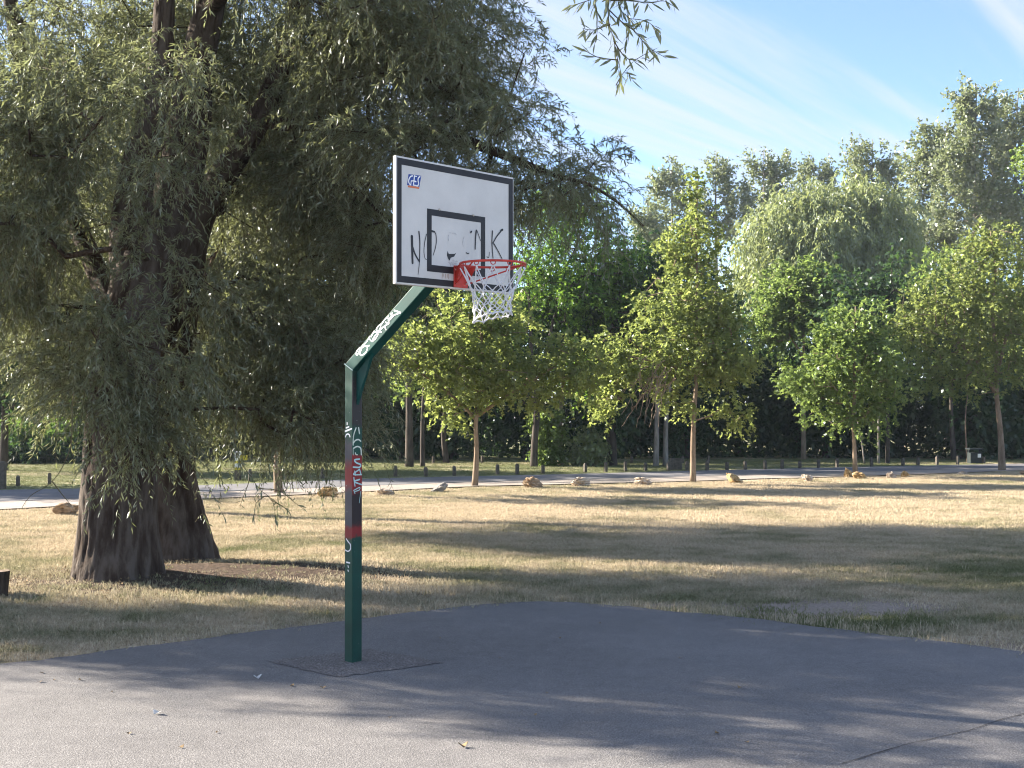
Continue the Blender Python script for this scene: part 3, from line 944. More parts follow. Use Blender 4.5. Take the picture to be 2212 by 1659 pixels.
def build_willow():
    rng = np.random.default_rng(21)
    base = T1
    e = empty('willow_tree', base, 'huge old willow with twin furrowed trunks and drooping crown beside the court', 'tree')
    D1, D2 = T1[1], T2[1]
    t1 = [(T1[0], T1[1], T1[2] - 0.15, 0.56)] + VL([(254, 1215, D1, 0.50), (254, 1120, D1, 0.435), (257, 1000, D1, 0.40), (262, 850, D1, 0.375), (285, 700, D1, 0.36), (312, 600, D1 + .1, 0.34), (340, 520, D1 + .3, 0.31)])
    t2 = [(T2[0], T2[1], T2[2] - 0.15, 0.54)] + VL([(378, 1180, D2, 0.475), (369, 1090, D2, 0.385), (366, 1000, D2, 0.315), (366, 850, D2, 0.29), (382, 700, D2 - .2, 0.25), (400, 580, D2 - .4, 0.24)])
    lA = VL([(292, 640, D1, 0.24), (282, 520, 14.3, 0.23), (300, 358, 14.2, 0.19), (332, 240, 14.2, 0.16), (350, 120, 14.2, 0.13), (355, -60, 14.2, 0.10), (330, -300, 14.2, 0.05)])
    lB = VL([(325, 590, D1 + .1, 0.30), (369, 465, 14.8, 0.285), (394, 358, 14.8, 0.255), (413, 250, 14.8, 0.23), (425, 143, 14.8, 0.20), (452, 20, 14.8, 0.17), (480, -150, 14.8, 0.13), (500, -450, 15, 0.06)])
    lC = VL([(392, 620, D2 - .4, 0.22), (430, 465, 15.5, 0.195), (519, 322, 15.2, 0.165), (580, 215, 15, 0.145), (626, 90, 14.8, 0.12), (660, -60, 14.6, 0.10), (720, -300, 14.5, 0.05)])
    lD = VL([(270, 740, D1, 0.16), (215, 600, 14.8, 0.12), (150, 450, 15.0, 0.10), (90, 300, 15, 0.09), (40, 100, 14.8, 0.085), (5, -100, 14.8, 0.06), (-40, -300, 14.8, 0.04)])
    lE = VL([(560, 250, 15.1, 0.10), (700, 275, 15.0, 0.09), (850, 285, 14.6, 0.08), (1000, 312, 13.7, 0.066), (1115, 350, 13.4, 0.046), (1210, 388, 13, 0.028), (1290, 410, 12.9, 0.018), (1385, 490, 12.8, 0.01)])
    lF = [tuple(V(452, 20, 14.8)) + (0.12,), (-2.4, 12.4, 6.9, 0.10), (-0.8, 10.4, 7.1, 0.08), (0.4, 9.1, 6.8, 0.05), (0.85, 8.6, 6.0, 0.02), (0.9, 8.5, 5.3, 0.008)]
    for nm, l, s, sd, fl in (('trunk', t1, 2, 120, 0.17), ('trunk', t2, 5, 104, 0.17), ('limb', lA, 7, 56, 0), ('limb', lB, 9, 60, 0), ('limb', lC, 11, 52, 0), ('limb', lD, 13, 44, 0)):
        v, f, rg_ = bark_tube(l, s, sd, 0.035, fl)
        o = obj(nm, v, f, M['willow_bark_furrowed'], e, base, smooth=True)
        at = o.data.attributes.new('ridge', 'FLOAT', 'POINT')
        at.data.foreach_set('value', rg_.astype(np.float32))
    for l in (lE, lF):
        r = resample(l, 0.12)
        r[:, :3] += (np.stack([vnoise(r[:, :3] * 1.7, q) for q in (1, 2, 3)], -1) - 0.5) * 0.14
        v, f = tube(r[:, :3], r[:, 3], 10)
        obj('limb', v, f, M['willow_bark'], e, base, smooth=True)
    limbs = [resample(l, 0.3) for l in (t1[4:], t2[4:], lA, lB, lC, lD, lE, lF)]
    B = [BV(850, 110, 14.4, 265, 200, 2.0, 5.2), BV(830, 290, 13.3, 190, 50, .5, .6), BV(1055, 230, 13.6, 110, 170, 1.1, 1.1), BV(1270, 330, 13, 75, 75, .6, .2), BV(1240, 415, 13, 120, 40, .6, .4), BV(1040, 410, 13.7, 140, 60, .8, .55),
         BV(600, 150, 16, 250, 220, 1.7, 4.0), BV(300, 100, 16, 250, 200, 1.7, 2.7), BV(60, 200, 14.6, 160, 250, 1.8, 2.5), BV(40, 420, 13.6, 110, 200, 1.0, 1.3),
         BV(660, 430, 16, 200, 150, 1.5, 3.8), BV(800, 520, 15, 75, 140, 1.0, 1.3), BV(150, 520, 15.5, 170, 170, 1.5, 1.7), BV(60, 700, 14.5, 120, 130, 1.2, 1.0), BV(150, 790, 14.5, 80, 90, 1.0, .45),
         BV(610, 700, 15.5, 170, 160, 1.2, 3.6), BV(640, 880, 15, 130, 75, .9, 1.3), BV(480, 800, 16, 80, 130, .7, .9), BV(740, 810, 15, 70, 100, .7, .8),
         (-6.4, 11.0, 3.8, 0.9, 0.5, 0.7, .45), (-8.2, 11.9, 4.8, 1.5, 0.6, 0.8, .55), BV(330, 640, 12.9, 220, 220, .6, .6), BV(265, 800, 13.3, 110, 120, .3, .42), BV(370, 880, 14.6, 60, 90, .3, .3), (-5.4, 20.2, 3.9, 1.6, .9, 1.0, 1.5), BV(1190, 370, 13, 120, 35, .5, .35), BV(300, 250, 12.6, 260, 220, .6, .42), BV(90, 350, 13.0, 110, 260, .6, .8), BV(290, 880, 13.2, 90, 100, .35, .3),
         BV(330, 380, 19.5, 290, 190, 1.7, 3.6), BV(560, 330, 19.3, 220, 170, 1.6, 2.6), (-2.8, 11.0, 7.1, 2.0, 1.1, .8, 1.6), BV(400, -250, 14.5, 500, 230, 2.8, 4.2), BV(850, -170, 13.2, 260, 140, 1.8, 1.7), (-7.7, 13.2, 5.3, 1.5, 1.5, 1.5, .9), (-8.8, 14.0, 4.4, 1.2, 1.2, 1.0, .3), BV(300, -520, 14.5, 380, 220, 2.6, 2.2)]
    T = Blobs(B).sample(1420, rng, 0.42)
    T[:, 2] = np.maximum(T[:, 2], 0.9)
    pos, chains, rad, fix, ends, edir = grow(limbs, T, 0.0055, 0.46, up=0.12, step=0.3, rng=rng)
    o = branch_mesh(pos, chains, rad, fix, 0.0, 5).build('branches', M['willow_bark'], e, base, smooth=True)
    o['kind'] = 'stuff'
    poly, tint, tw = twig_leaves(ends, edir, rng, twigs=17, twig_len=0.58, leaves=27, L=0.083, W=0.0145, droop=0.5, spread=0.62, jitter=0.13, hang=0.30, upn=0.55)
    o = poly_mesh('crown', poly, 4, M['willow_leaf'], tint, e, base)
    o['kind'] = 'stuff'
    o = twig_tubes('twigs', tw, 0.0035, M['twig'], e, base)
    o['kind'] = 'stuff'
    # hanging sprays whose leaves can be picked out one by one
    leaf_mesh = []
    for v_ in range(3):
        b = 0.10 - 0.05 * v_
        vs = [(0, 0, 0), (0.007, 0.25, 0.012), (0.010, 0.5, 0.0), (0.006, 0.78, -b * 0.5), (0, 1, -b), (-0.006, 0.78, -b * 0.5), (-0.010, 0.5, 0.0), (-0.007, 0.25, 0.012), (0, 0.5, -0.015)]
        vs = [(x * 8.8, y, z) for x, y, z in vs]
        fs = [(0, 1, 8), (1, 2, 8), (2, 3, 8), (3, 4, 8), (4, 5, 8), (5, 6, 8), (6, 7, 8), (7, 0, 8)]
        me = bpy.data.meshes.new('leaf')
        me.from_pydata(vs, [], fs)
        me.materials.append(M['willow_leaf'])
        at = me.attributes.new('tint', 'FLOAT', 'FACE')
        at.data.foreach_set('value', np.full(len(fs), 0.25 + 0.22 * v_, np.float32))
        me.update()
        leaf_mesh.append(me)
    from mathutils import Matrix
    def spray(start, stems, nleaf, L, r0):
        """stems: list of polylines in picture units at one depth"""
        mb = MB()
        allp = []
        for st in stems:
            P = resample([tuple(V(*q)) + (r0,) for q in st], 0.05)
            P[:, 3] = r0 * np.linspace(1, 0.35, len(P))
            P[:, :3] += (np.stack([vnoise(P[:, :3] * 5, q) for q in (4, 5, 6)], -1) - 0.5) * 0.05
            v, f = tube(P[:, :3], P[:, 3], 4, caps=False)
            mb.add(v, f)
            allp.append(P[:, :3])
        br = mb.build('hanging_branch', M['twig'], e, base)
        org = base
        per = [max(2, int(nleaf * len(p) / sum(len(q) for q in allp))) for p in allp]
        for p, m in zip(allp, per):
            for j in range(m):
                t = (0.12 + 0.88 * (j + rng.random()) / m) * (len(p) - 1)
                i = min(int(t), len(p) - 2)
                q = p[i] + (p[i + 1] - p[i]) * (t - i)
                tan = unit(p[i + 1] - p[i])
                ax = unit(tan * 0.7 + rng.normal(0, 0.55, 3) + np.array([0, 0, -0.35]))
                s = unit(np.cross(ax, np.array([0, 0, 0.7]) + rng.normal(0, 0.5, 3)))
                nn = np.cross(s, ax)
                ll = L * rng.uniform(0.65, 1.15)
                o = bpy.data.objects.new('leaf', leaf_mesh[int(rng.integers(3))])
                q = q - org
                o.matrix_local = Matrix(((s[0] * ll, ax[0] * ll, nn[0] * ll, q[0]), (s[1] * ll, ax[1] * ll, nn[1] * ll, q[1]), (s[2] * ll, ax[2] * ll, nn[2] * ll, q[2]), (0, 0, 0, 1)))
                link(o, br)
        return br
    d = 8.6
    spray(None, [[(1300, -160, d), (1315, 20, d), (1330, 90, d), (1335, 150, d), (1330, 185, d)],
                 [(1318, 20, d), (1370, 60, d), (1400, 100, d), (1440, 130, d)], [(1322, 50, d), (1290, 70, d), (1262, 65, d)],
                 [(1330, 90, d), (1360, 130, d), (1410, 115, d)], [(1315, -20, d), (1250, 5, d), (1225, 15, d)], [(1318, 0, d), (1400, 0, d), (1455, -10, d)],
                 [(1335, 130, d), (1290, 125, d), (1262, 108, d)], [(1300, -100, d), (1345, 20, d), (1395, 40, d), (1430, 75, d)]], 210, 0.115, 0.005)
    d = 8.9
    spray(None, [[(1330, 185, d), (1350, 150, d), (1365, 170, d)], [(1270, -60, d), (1290, 30, d), (1280, 100, d)], [(1340, -60, d), (1360, 40, d), (1345, 110, d)]], 70, 0.11, 0.004)
    d = 12.6
    spray(None, [[(510, 880, d), (515, 990, d), (560, 1050, d), (590, 1085, d), (600, 1140, d)], [(560, 1050, d), (600, 1060, d), (655, 1095, d)],
                 [(540, 1030, d), (530, 1060, d), (520, 1100, d)], [(575, 1070, d), (555, 1090, d), (550, 1120, d)], [(585, 1080, d), (620, 1100, d), (630, 1115, d)],
                 [(640, 930, d), (630, 1000, d), (655, 1060, d)]], 90, 0.095, 0.005)
    d = 12.9
    spray(None, [[(245, 780, d), (262, 900, d), (238, 1010, d), (215, 1110, d)], [(300, 800, d), (300, 950, d), (290, 1040, d)], [(330, 760, d), (345, 900, d), (335, 1040, d)],
                 [(200, 700, d), (225, 800, d), (230, 880, d)]], 80, 0.098, 0.004)
    d = 14.6
    spray(None, [[(420, 1090, d), (430, 1060, d), (450, 1065, d)], [(425, 1130, d), (440, 1110, d), (455, 1150, d)]], 24, 0.085, 0.003)
    d = 11.0
    spray(None, [[(160, 850, d), (156, 967, d), (107, 1044, d), (65, 1074, d), (45, 1099, d)], [(110, 1040, d), (135, 1070, d), (158, 1095, d)]], 5, 0.085, 0.006)
    return e
build_willow()

def simple_limbs(base, top, r0, r1, bend=0.1, seed=0, n=5):
    rg = np.random.default_rng(seed)
    base = np.asarray(base, float).copy(); top = np.asarray(top, float)
    out = []
    for i in range(n):
        t = i / (n - 1)
        p = base + (top - base) * t + (rg.normal(0, bend, 3) * np.array([1, 1, 0]) if 0 < i < n - 1 else 0)
        out.append((p[0], p[1], p[2] - (0.1 if i == 0 else 0), r0 * (1.25 if i == 0 else 1) * (1 - t) + r1 * t))
    return out

# ---- willows standing left of the view, whose shade crosses the lawn and the court
LEAF_OFF = dict(twigs=12, twig_len=0.7, leaves=14, L=0.13, W=0.026, droop=0.5, spread=0.7, jitter=0.2, hang=0.3, upn=0.5)
b = np.array([-12.6, 15.2, float(ground_z(15.2))])
tree('willow_tree', 'neighbouring willow outside the left edge whose shade falls across the court', 'tree', None, b,
     [simple_limbs(b, (-12.4, 15.2, 6.0), 0.42, 0.15, 0.12, 3), simple_limbs((-12.5, 15.2, 2.5), (-10.8, 15.0, 6.0), 0.2, 0.06, 0.1, 4)],
     [(-12.4, 14.8, 5.6, 2.6, 1.45, 1.5, 3), (-10.6, 14.6, 5.2, 1.3, 1.1, 1.1, 0.8), (-14.2, 15.6, 5.2, 1.6, 1.3, 1.3, 1.0)], 330, LEAF_OFF, M['willow_leaf'], M['willow_bark'], 31, up=0.12)
b = np.array([-7.5, 25.0, float(ground_z(25.0))])
tree('willow_tree', 'slim willow standing behind the trunks of the big old one', 'tree', None, b,
     [simple_limbs(b, (-7.4, 24.8, 7.2), 0.20, 0.10, 0.12, 5), simple_limbs((-7.5, 25, 2.2), (-5.2, 24.2, 7.0), 0.11, 0.05, 0.1, 6)],
     [(-6.6, 24.2, 7.2, 3.4, 3.4, 2.6, 3), (-4.8, 23.6, 5.6, 2.2, 2.4, 1.6, 1.2), (-8.0, 22.3, 4.3, 2.0, 1.3, 1.2, 1.0), (-8.6, 21.6, 5.3, 1.6, 1.0, 1.0, .9), (-5.6, 21.6, 4.0, 1.6, 1.2, 1.1, 0.9), (-9.0, 25.0, 6.0, 2.4, 2.6, 2.0, 1.0)], 950, LEAF_OFF, M['willow_leaf'], M['willow_bark'], 33, up=0.12)

# ---- the row of young maples along the gravel
ML = dict(twigs=5, twig_len=0.48, leaves=7, L=0.13, W=0.13, droop=0.35, spread=0.75, shape='maple', jitter=0.14, hang=0.25, upn=1.0)
GROUP_M = None
def maple(base, top, r0, blobs, n, label, seed, mat='maple_leaf', extra=(), leaf=None):
    base = np.asarray(base, float)
    limbs = [simple_limbs(base, top, r0, 0.02, 0.05, seed, 7)]
    for (p, q, ra, rb) in extra:
        limbs.append(simple_limbs(p, q, ra, rb, 0.04, seed + 1, 4))
    return tree('maple_tree', label, 'tree', GROUP_M, base, limbs, blobs, n, leaf or ML, M[mat], M['maple_bark'], seed, tip_r=0.006, up=0.15, shell=0.5)
m0 = GV(602, 1066)
maple(m0, m0 + np.array([0.1, 0, 6.6]), 0.10, [(m0[0], m0[1], 4.0, 1.9, 1.9, 1.8, 3)], 150, 'young maple mostly hidden behind the hanging willow foliage', 41)
m1 = GV(1025, 1051); D = m1[1]
maple(m1, V(1045, 640, D), 0.085, [BV(1030, 700, D, 150, 95, 1.6, 2.2), BV(1020, 810, D, 170, 70, 1.6, 2.2), BV(890, 770, D, 75, 55, 1.0, .8), BV(1180, 800, D, 105, 75, 1.3, 1.1), BV(1268, 790, D - .8, 55, 55, .8, .45), BV(990, 890, D, 60, 30, .6, .2)], 380,
      'low spreading yellow green maple beneath the net beside the gravel', 43, extra=[(V(1030, 900, D), V(900, 800, D), .05, .02), (V(1032, 890, D), V(1200, 790, D - .3), .05, .02)])
m2 = GV(1497, 1041); D = m2[1]
maple(m2, V(1508, 385, D), 0.082, [BV(1505, 430, D, 26, 65, .4, .3), BV(1495, 545, D, 75, 80, 1.0, 1.0), BV(1480, 660, D, 120, 90, 1.5, 1.9), BV(1450, 760, D, 130, 75, 1.6, 1.9), BV(1570, 780, D, 70, 60, 1.1, .8), BV(1560, 690, D, 75, 80, 1.1, .8), BV(1335, 780, D - .5, 70, 65, 1, .8), BV(1310, 850, D - .5, 45, 50, .6, .3), BV(1480, 860, D, 55, 45, .8, .35), BV(1575, 890, D, 45, 35, .6, .18)], 460,
      'tallest maple of the row with a narrow leader and bare hanging twigs', 45, extra=[(V(1500, 800, D), V(1360, 770, D - .4), .06, .02), (V(1500, 740, D), V(1580, 720, D), .045, .02), (V(1500, 650, D), V(1420, 600, D), .04, .015)])
m3 = GV(1848, 1030); D = m3[1]
maple(m3, V(1848, 660, D), 0.078, [BV(1850, 705, D, 55, 55, .9, .8), BV(1835, 780, D, 105, 65, 1.6, 2.0), BV(1790, 830, D, 95, 55, 1.4, 1.2), BV(1830, 895, D, 85, 45, 1.2, .8), BV(1900, 810, D, 45, 85, .9, .9), BV(1720, 805, D, 38, 38, .6, .25), BV(1795, 725, D, 45, 40, .7, .3)], 330,
      'compact round maple with a low bright crown behind the pair of rocks', 47, 'young_leaf')
m4 = GV(2165, 1017); D = m4[1]
maple(m4, V(2140, 500, D), 0.115, [BV(2130, 540, D, 90, 60, 1.4, 1.2), BV(2080, 640, D, 125, 80, 1.8, 2.2), BV(2170, 700, D, 100, 100, 1.8, 2.2), BV(2030, 730, D, 95, 90, 1.5, 1.6), BV(2110, 800, D, 105, 55, 1.5, 1.1), BV(2235, 650, D, 80, 120, 1.4, 1.4), BV(1965, 690, D, 60, 60, .9, .6), BV(2015, 830, D, 60, 30, .9, .35)], 520,
      'broad maple with a pale trunk at the right end of the row', 49, 'maple_leaf', extra=[(V(2150, 840, D), V(2040, 690, D), .08, .03), (V(2152, 800, D), V(2200, 640, D), .07, .03)])
# dead twigs hanging from the tall maple
def dead_twigs():
    e = [o for o in COL.objects if o.get('label', '').startswith('tallest maple')][0]
    rg = np.random.default_rng(5)
    D = m2[1] - 0.9
    mb = MB()
    for i in range(26):
        a = V(1400 + rg.uniform(-25, 60), 790 + rg.uniform(-25, 40), D + rg.uniform(-.4, .4))
        b_ = a + np.array([rg.uniform(-1.1, 0.3), rg.uniform(-.3, .3), rg.uniform(-1.5, -0.5)])
        P = resample([tuple(a) + (.016,), tuple((a + b_) / 2 + np.array([rg.uniform(-.2, .05), 0, .18])) + (.012,), tuple(b_) + (.006,)], 0.12)
        P[:, :3] += rg.normal(0, 0.02, (len(P), 3))
        v, f = tube(P[:, :3], P[:, 3], 4, caps=False)
        mb.add(v, f)
    mb.build('dead_twigs', M['dead_twig'], e, m2)['kind'] = 'stuff'
dead_twigs()

# ---- trees beyond the road
FL = dict(twigs=6, twig_len=0.7, leaves=7, L=0.22, W=0.17, droop=0.3, spread=0.8, jitter=0.3, hang=0.2, upn=0.9)
def far_tree(name, label, base, limbs, blobs, n, mat, bk, seed, leaf=None, group=None, minr=0.012, up=0.2, shell=0.5, twist=1):
    return tree(name, label, 'tree', group, base, limbs, blobs, n, leaf or FL, M[mat], M[bk], seed, tip_r=0.012, minr=minr, up=up, shell=shell, step=0.8, sides=8)
f1 = GV(1153, 1010); D = f1[1]
LOC = dict(twigs=8, twig_len=0.6, leaves=10, L=0.13, W=0.075, droop=0.2, spread=0.8, jitter=0.28, hang=0.15, upn=1.0)
far_tree('locust_tree', 'tall forked locust with fine bright green leaves right of the backboard', f1,
         [simple_limbs(f1, V(1160, 850, D), 0.135, 0.13, .02, 51, 4), simple_limbs(V(1158, 870, D), V(1140, 600, D), .10, .045, .08, 52, 4), simple_limbs(V(1160, 870, D), V(1210, 640, D), .095, .045, .08, 53, 4), simple_limbs(V(1205, 660, D), V(1260, 450, D), .07, .02, .08, 54, 4)],
         [BV(1225, 470, D, 105, 80, 1.8, 2.4), BV(1150, 580, D, 65, 110, 1.3, 1.2), BV(1300, 570, D, 95, 85, 1.7, 2.2), BV(1240, 640, D, 130, 60, 1.8, 1.8), BV(1350, 640, D, 50, 55, 1, .6)], 330, 'locust_leaf', 'dark_bark', 55, LOC)
f2 = GV(1211, 1006)
far_tree('lime_tree', 'straight brown trunk with sunlit left side behind the road centre', f2, [simple_limbs(f2, f2 + np.array([0.1, 0.2, 7]), .105, .07, .05, 56)],
         [(f2[0], f2[1], 6.0, 2.2, 2.0, 1.8, 1)], 110, 'dark_leaf', 'maple_bark', 57)
f3 = GV(1417, 1009)
far_tree('lime_tree', 'grey double trunk half hidden by hanging dead twigs', f3, [simple_limbs(f3, f3 + np.array([0.3, 0.2, 7.5]), .10, .07, .05, 58), simple_limbs(f3 + np.array([.42, .3, 0]), f3 + np.array([.8, 0.5, 7.5]), .10, .06, .05, 59)],
         [(f3[0] + .4, f3[1] + .5, 6.6, 2.4, 2.2, 2.0, 1)], 130, 'dark_leaf', 'grey_bark', 60)
f4 = GV(884, 1010)
far_tree('lime_tree', 'thick dark trunk standing right of the basketball post with a slimmer stem beside it', f4, [simple_limbs(f4, f4 + np.array([0.1, 0.2, 7.5]), .15, .1, .05, 61), simple_limbs(f4 + np.array([.52, .2, 0]), f4 + np.array([.7, 0.5, 7.0]), .085, .06, .05, 62)],
         [(f4[0], f4[1] + .3, 6.2, 2.8, 2.4, 2.3, 1)], 170, 'dark_leaf', 'dark_bark', 63)
f5 = GV(1325, 1008)
far_tree('lime_tree', 'black ivy covered trunk in deep shade left of the grey double trunk', f5, [simple_limbs(f5, f5 + np.array([0.0, 0.2, 7.5]), .14, .1, .05, 64)],
         [(f5[0], f5[1] + .6, 5.6, 2.2, 2.0, 2.6, 1), (f5[0], f5[1], 2.4, .5, .5, 2.0, .3)], 150, 'dark_leaf', 'dark_bark', 65)
f6 = GV(1917, 1003)
far_tree('lime_tree', 'dark straight trunk in the shade right of the compact maple', f6, [simple_limbs(f6, f6 + np.array([0.0, 0.2, 7.0]), .085, .06, .05, 66)],
         [(f6[0], f6[1] + .6, 6.0, 2.6, 2.2, 2.2, 1)], 130, 'dark_leaf', 'dark_bark', 67)
thin_labels = [('thin pale leaning stem just right of the compact maple trunk', 1868, 1003, .032, -.55, 'grey_bark'), ('white birch stem with a dark knot in the shade of the wood', 1898, 1003, .055, .1, 'grey_bark'), ('slim sunlit sapling trunk in front of the dark wood at right', 2090, 1000, .035, .05, 'maple_bark')]
for i, (lb, x, y, r, ln, bk) in enumerate(thin_labels):
    q = GV(x, y)
    far_tree('birch_tree', lb, q, [simple_limbs(q, q + np.array([ln, .2, 4.2]), r, r * .5, .06, 70 + i)], [(q[0] + ln, q[1] + .4, 4.8, 1.1, 1.0, 1.2, 1)], 40, 'dark_leaf', bk, 73 + i)
q = np.array([V(1735, 700, 58)[0], 58.0, float(ground_z(58))]); D = 58.0
far_tree('maple_tree', 'round sunlit maple standing back between the tallest and the compact one', q, [simple_limbs(q, V(1730, 640, D), .11, .05, .1, 81), simple_limbs(V(1735, 800, D), V(1690, 660, D), .06, .03, .1, 82)],
         [BV(1715, 640, D, 95, 70, 1.8, 2.2), BV(1765, 610, D, 50, 40, 1.1, .5), BV(1680, 695, D, 55, 55, 1.2, .8), BV(1770, 680, D, 65, 55, 1.3, .9)], 300, 'young_leaf', 'maple_bark', 83,
         dict(twigs=6, twig_len=0.55, leaves=8, L=0.17, W=0.17, droop=0.35, spread=0.75, shape='maple', jitter=0.22, hang=0.25, upn=1.0))
for i, (lb, x, D, mt_, bl) in enumerate([('mid green tree filling the gap left of the tallest maple', 1320, 54.0, 'locust_leaf', [(1320, 720, 85, 70, 1.4), (1290, 800, 80, 60, 1.0), (1380, 660, 60, 70, .8)]),
                                          ('mid green tree behind the low spreading maple', 965, 53.0, 'young_leaf', [(960, 690, 110, 80, 1.6), (900, 770, 80, 60, 1.0), (1030, 780, 80, 60, .9)]),
                                          ('mid green tree filling the gap behind the broad right hand maple', 2060, 57.0, 'young_leaf', [(2050, 620, 100, 90, 1.8), (2140, 650, 90, 90, 1.4), (1985, 720, 70, 80, 1.0)])]):
    q = np.array([V(x, 700, D)[0], D, float(ground_z(D))])
    far_tree('broadleaf_tree', lb, q, [simple_limbs(q, V(x, bl[0][1], D), .12, .04, .1, 440 + i)], [BV(a, b_, D, c_, d_, 1.4, w_) for a, b_, c_, d_, w_ in bl], 230, mt_, 'dark_bark', 450 + i)
# weeping willow dome
D = 74.0
q = np.array([V(1790, 700, D)[0], D, float(ground_z(D))])
WL = dict(twigs=13, twig_len=1.25, leaves=13, L=0.32, W=0.095, droop=1.1, spread=0.6, jitter=0.5, hang=0.6, upn=0.3, outw=0.45)
far_tree('weeping_willow', 'silvery weeping willow with a broad rounded dome crown behind the maples', q, [simple_limbs(q, V(1790, 480, D), .5, .2, .2, 85), simple_limbs(V(1790, 620, D), V(1680, 470, D), .25, .08, .2, 86), simple_limbs(V(1790, 600, D), V(1910, 480, D), .25, .08, .2, 87)],
         [BV(1740, 462, D, 70, 48, 2.0, 1.2), BV(1840, 448, D + 1, 85, 45, 2.2, 1.3), BV(1925, 500, D, 52, 60, 1.8, 1.0), BV(1665, 515, D - 1, 60, 55, 1.8, 1.1), BV(1790, 530, D - 2.5, 75, 50, 1.6, 1.2), BV(1880, 570, D - 2, 60, 60, 1.6, 1.0), BV(1700, 590, D - 2, 65, 60, 1.6, 1.0), BV(1810, 620, D - 2, 80, 60, 1.6, 1.0), BV(1630, 590, D, 38, 60, 1.3, .6), BV(1950, 600, D, 35, 70, 1.3, .6)], 560, 'weeping_leaf', 'grey_bark', 88, WL, shell=0.36)
# poplars on the skyline
PL = dict(twigs=6, twig_len=0.75, leaves=7, L=0.27, W=0.19, droop=-0.15, spread=0.4, jitter=0.2, hang=0.0, upn=0.5, outw=0.9)
GP = 'poplars along the skyline'
pop = [('slender poplar with a bushy top, leftmost on the skyline', 1452, 335, 108, [(1450, 400, 38, 62), (1455, 480, 48, 80)]),
       ('poplar behind the leader of the tallest maple', 1548, 322, 106, [(1548, 380, 30, 56), (1560, 460, 60, 70)]),
       ('poplar with the two pointed tops on the skyline', 1650, 312, 107, [(1645, 360, 22, 48), (1685, 370, 22, 42), (1655, 440, 65, 70)]),
       ('small poplar top just above the weeping willow dome', 1757, 338, 112, [(1740, 375, 24, 36), (1782, 385, 22, 34), (1760, 440, 60, 50)]),
       ('rounder poplar crown right of the gap above the weeping willow', 1885, 290, 100, [(1880, 345, 55, 52), (1900, 400, 60, 60), (1880, 480, 85, 80)]),
       ('tall poplar with ragged left side towards the right edge', 2045, 260, 92, [(2010, 350, 45, 95), (2050, 330, 50, 75), (2060, 430, 100, 90), (2030, 520, 80, 80)]),
       ('tallest poplar on the skyline near the right edge', 2110, 172, 88, [(2095, 225, 32, 52), (2130, 250, 42, 70), (2110, 350, 80, 100), (2120, 470, 100, 90)]),
       ('poplar crown cut by the right edge of the picture', 2200, 180, 90, [(2195, 250, 38, 70), (2210, 350, 80, 100), (2210, 470, 80, 90)]),
       ('sparse grey poplar between locust and tallest maple', 1400, 430, 104, [(1395, 480, 30, 50), (1410, 540, 40, 50)])]
def spikes(bl, D, seed):
    rg = np.random.default_rng(400 + seed)
    out = []
    for a, b_, c_, d_ in bl:
        for q in range(max(7, int(c_ / 4))):
            t = rg.uniform(-1, 1)
            rz = d_ * rg.uniform(.45, .9)
            top = b_ - d_ * (1 - .55 * t * t) * rg.uniform(.75, 1.05)
            rx = rg.uniform(7, 12)
            out.append(BV(a + t * c_, top + rz, D + rg.uniform(-1, 1) * c_ * D / 2630 * .6, rx, rz, rx * D / 2630, rx * rz))
        out.append(BV(a, b_ + d_ * .5, D, c_ * .85, d_ * .5, None, c_ * d_ * .35))
    return out
for i, (lb, x, ytop, D, bl) in enumerate(pop):
    q = np.array([V(x, 600, D)[0], D, float(ground_z(D))])
    far_tree('poplar_tree', lb, q, [simple_limbs(q, V(x, ytop + 10, D), .32, .03, .15, 90 + i, 6)] , spikes(bl, D, i), int(60 + sum(c_ * d_ for _, _, c_, d_ in bl) / 62), 'poplar_leaf', 'grey_bark', 120 + i, PL, group=GP, minr=0.03, up=0.9)
# bright tree at the right edge
D = 44.0
q = np.array([V(2320, 700, D)[0], D, float(ground_z(D))])
far_tree('maple_tree', 'vivid green branch tips reaching in at the right edge before the poplars', q, [simple_limbs(q, V(2300, 300, D), .12, .04, .1, 141)], [BV(2262, 345, D, 66, 68, 1.1, 1), BV(2340, 450, D, 90, 150, 1.6, 2)], 180, 'young_leaf', 'maple_bark', 142, ML)

GL = 'limes on the far verge behind the old willow'
for i, (x, D, h, lb) in enumerate([(-490, 35.5, 8, 'lime outside the left edge shading the road'), (8, 45, 9.5, 'dark lime with its trunk at the left edge behind the wooden post'), (255, 44, 9, 'lime standing directly behind the left willow trunk beyond the road'), (372, 47, 9.5, 'lime standing behind the right willow trunk beyond the road')]):
    c = V(x, 900, D); gz = float(ground_z(D)); q = np.array([c[0], D, gz])
    far_tree('lime_tree', lb, q, [simple_limbs(q, q + np.array([.2, .1, h * .8]), .15, .08, .06, 300 + i)], [(c[0], D, gz + h * .62, 3.0, 2.6, h * .36, 2), (c[0] + 1.2, D - .8, gz + h * .42, 2.2, 2.0, h * .2, .9)], 230, 'dark_leaf', 'dark_bark', 320 + i, dict(twigs=6, twig_len=0.7, leaves=8, L=0.20, W=0.14, droop=0.3, spread=0.8, jitter=0.35, hang=0.25, upn=0.9), group=GL, minr=0.03)

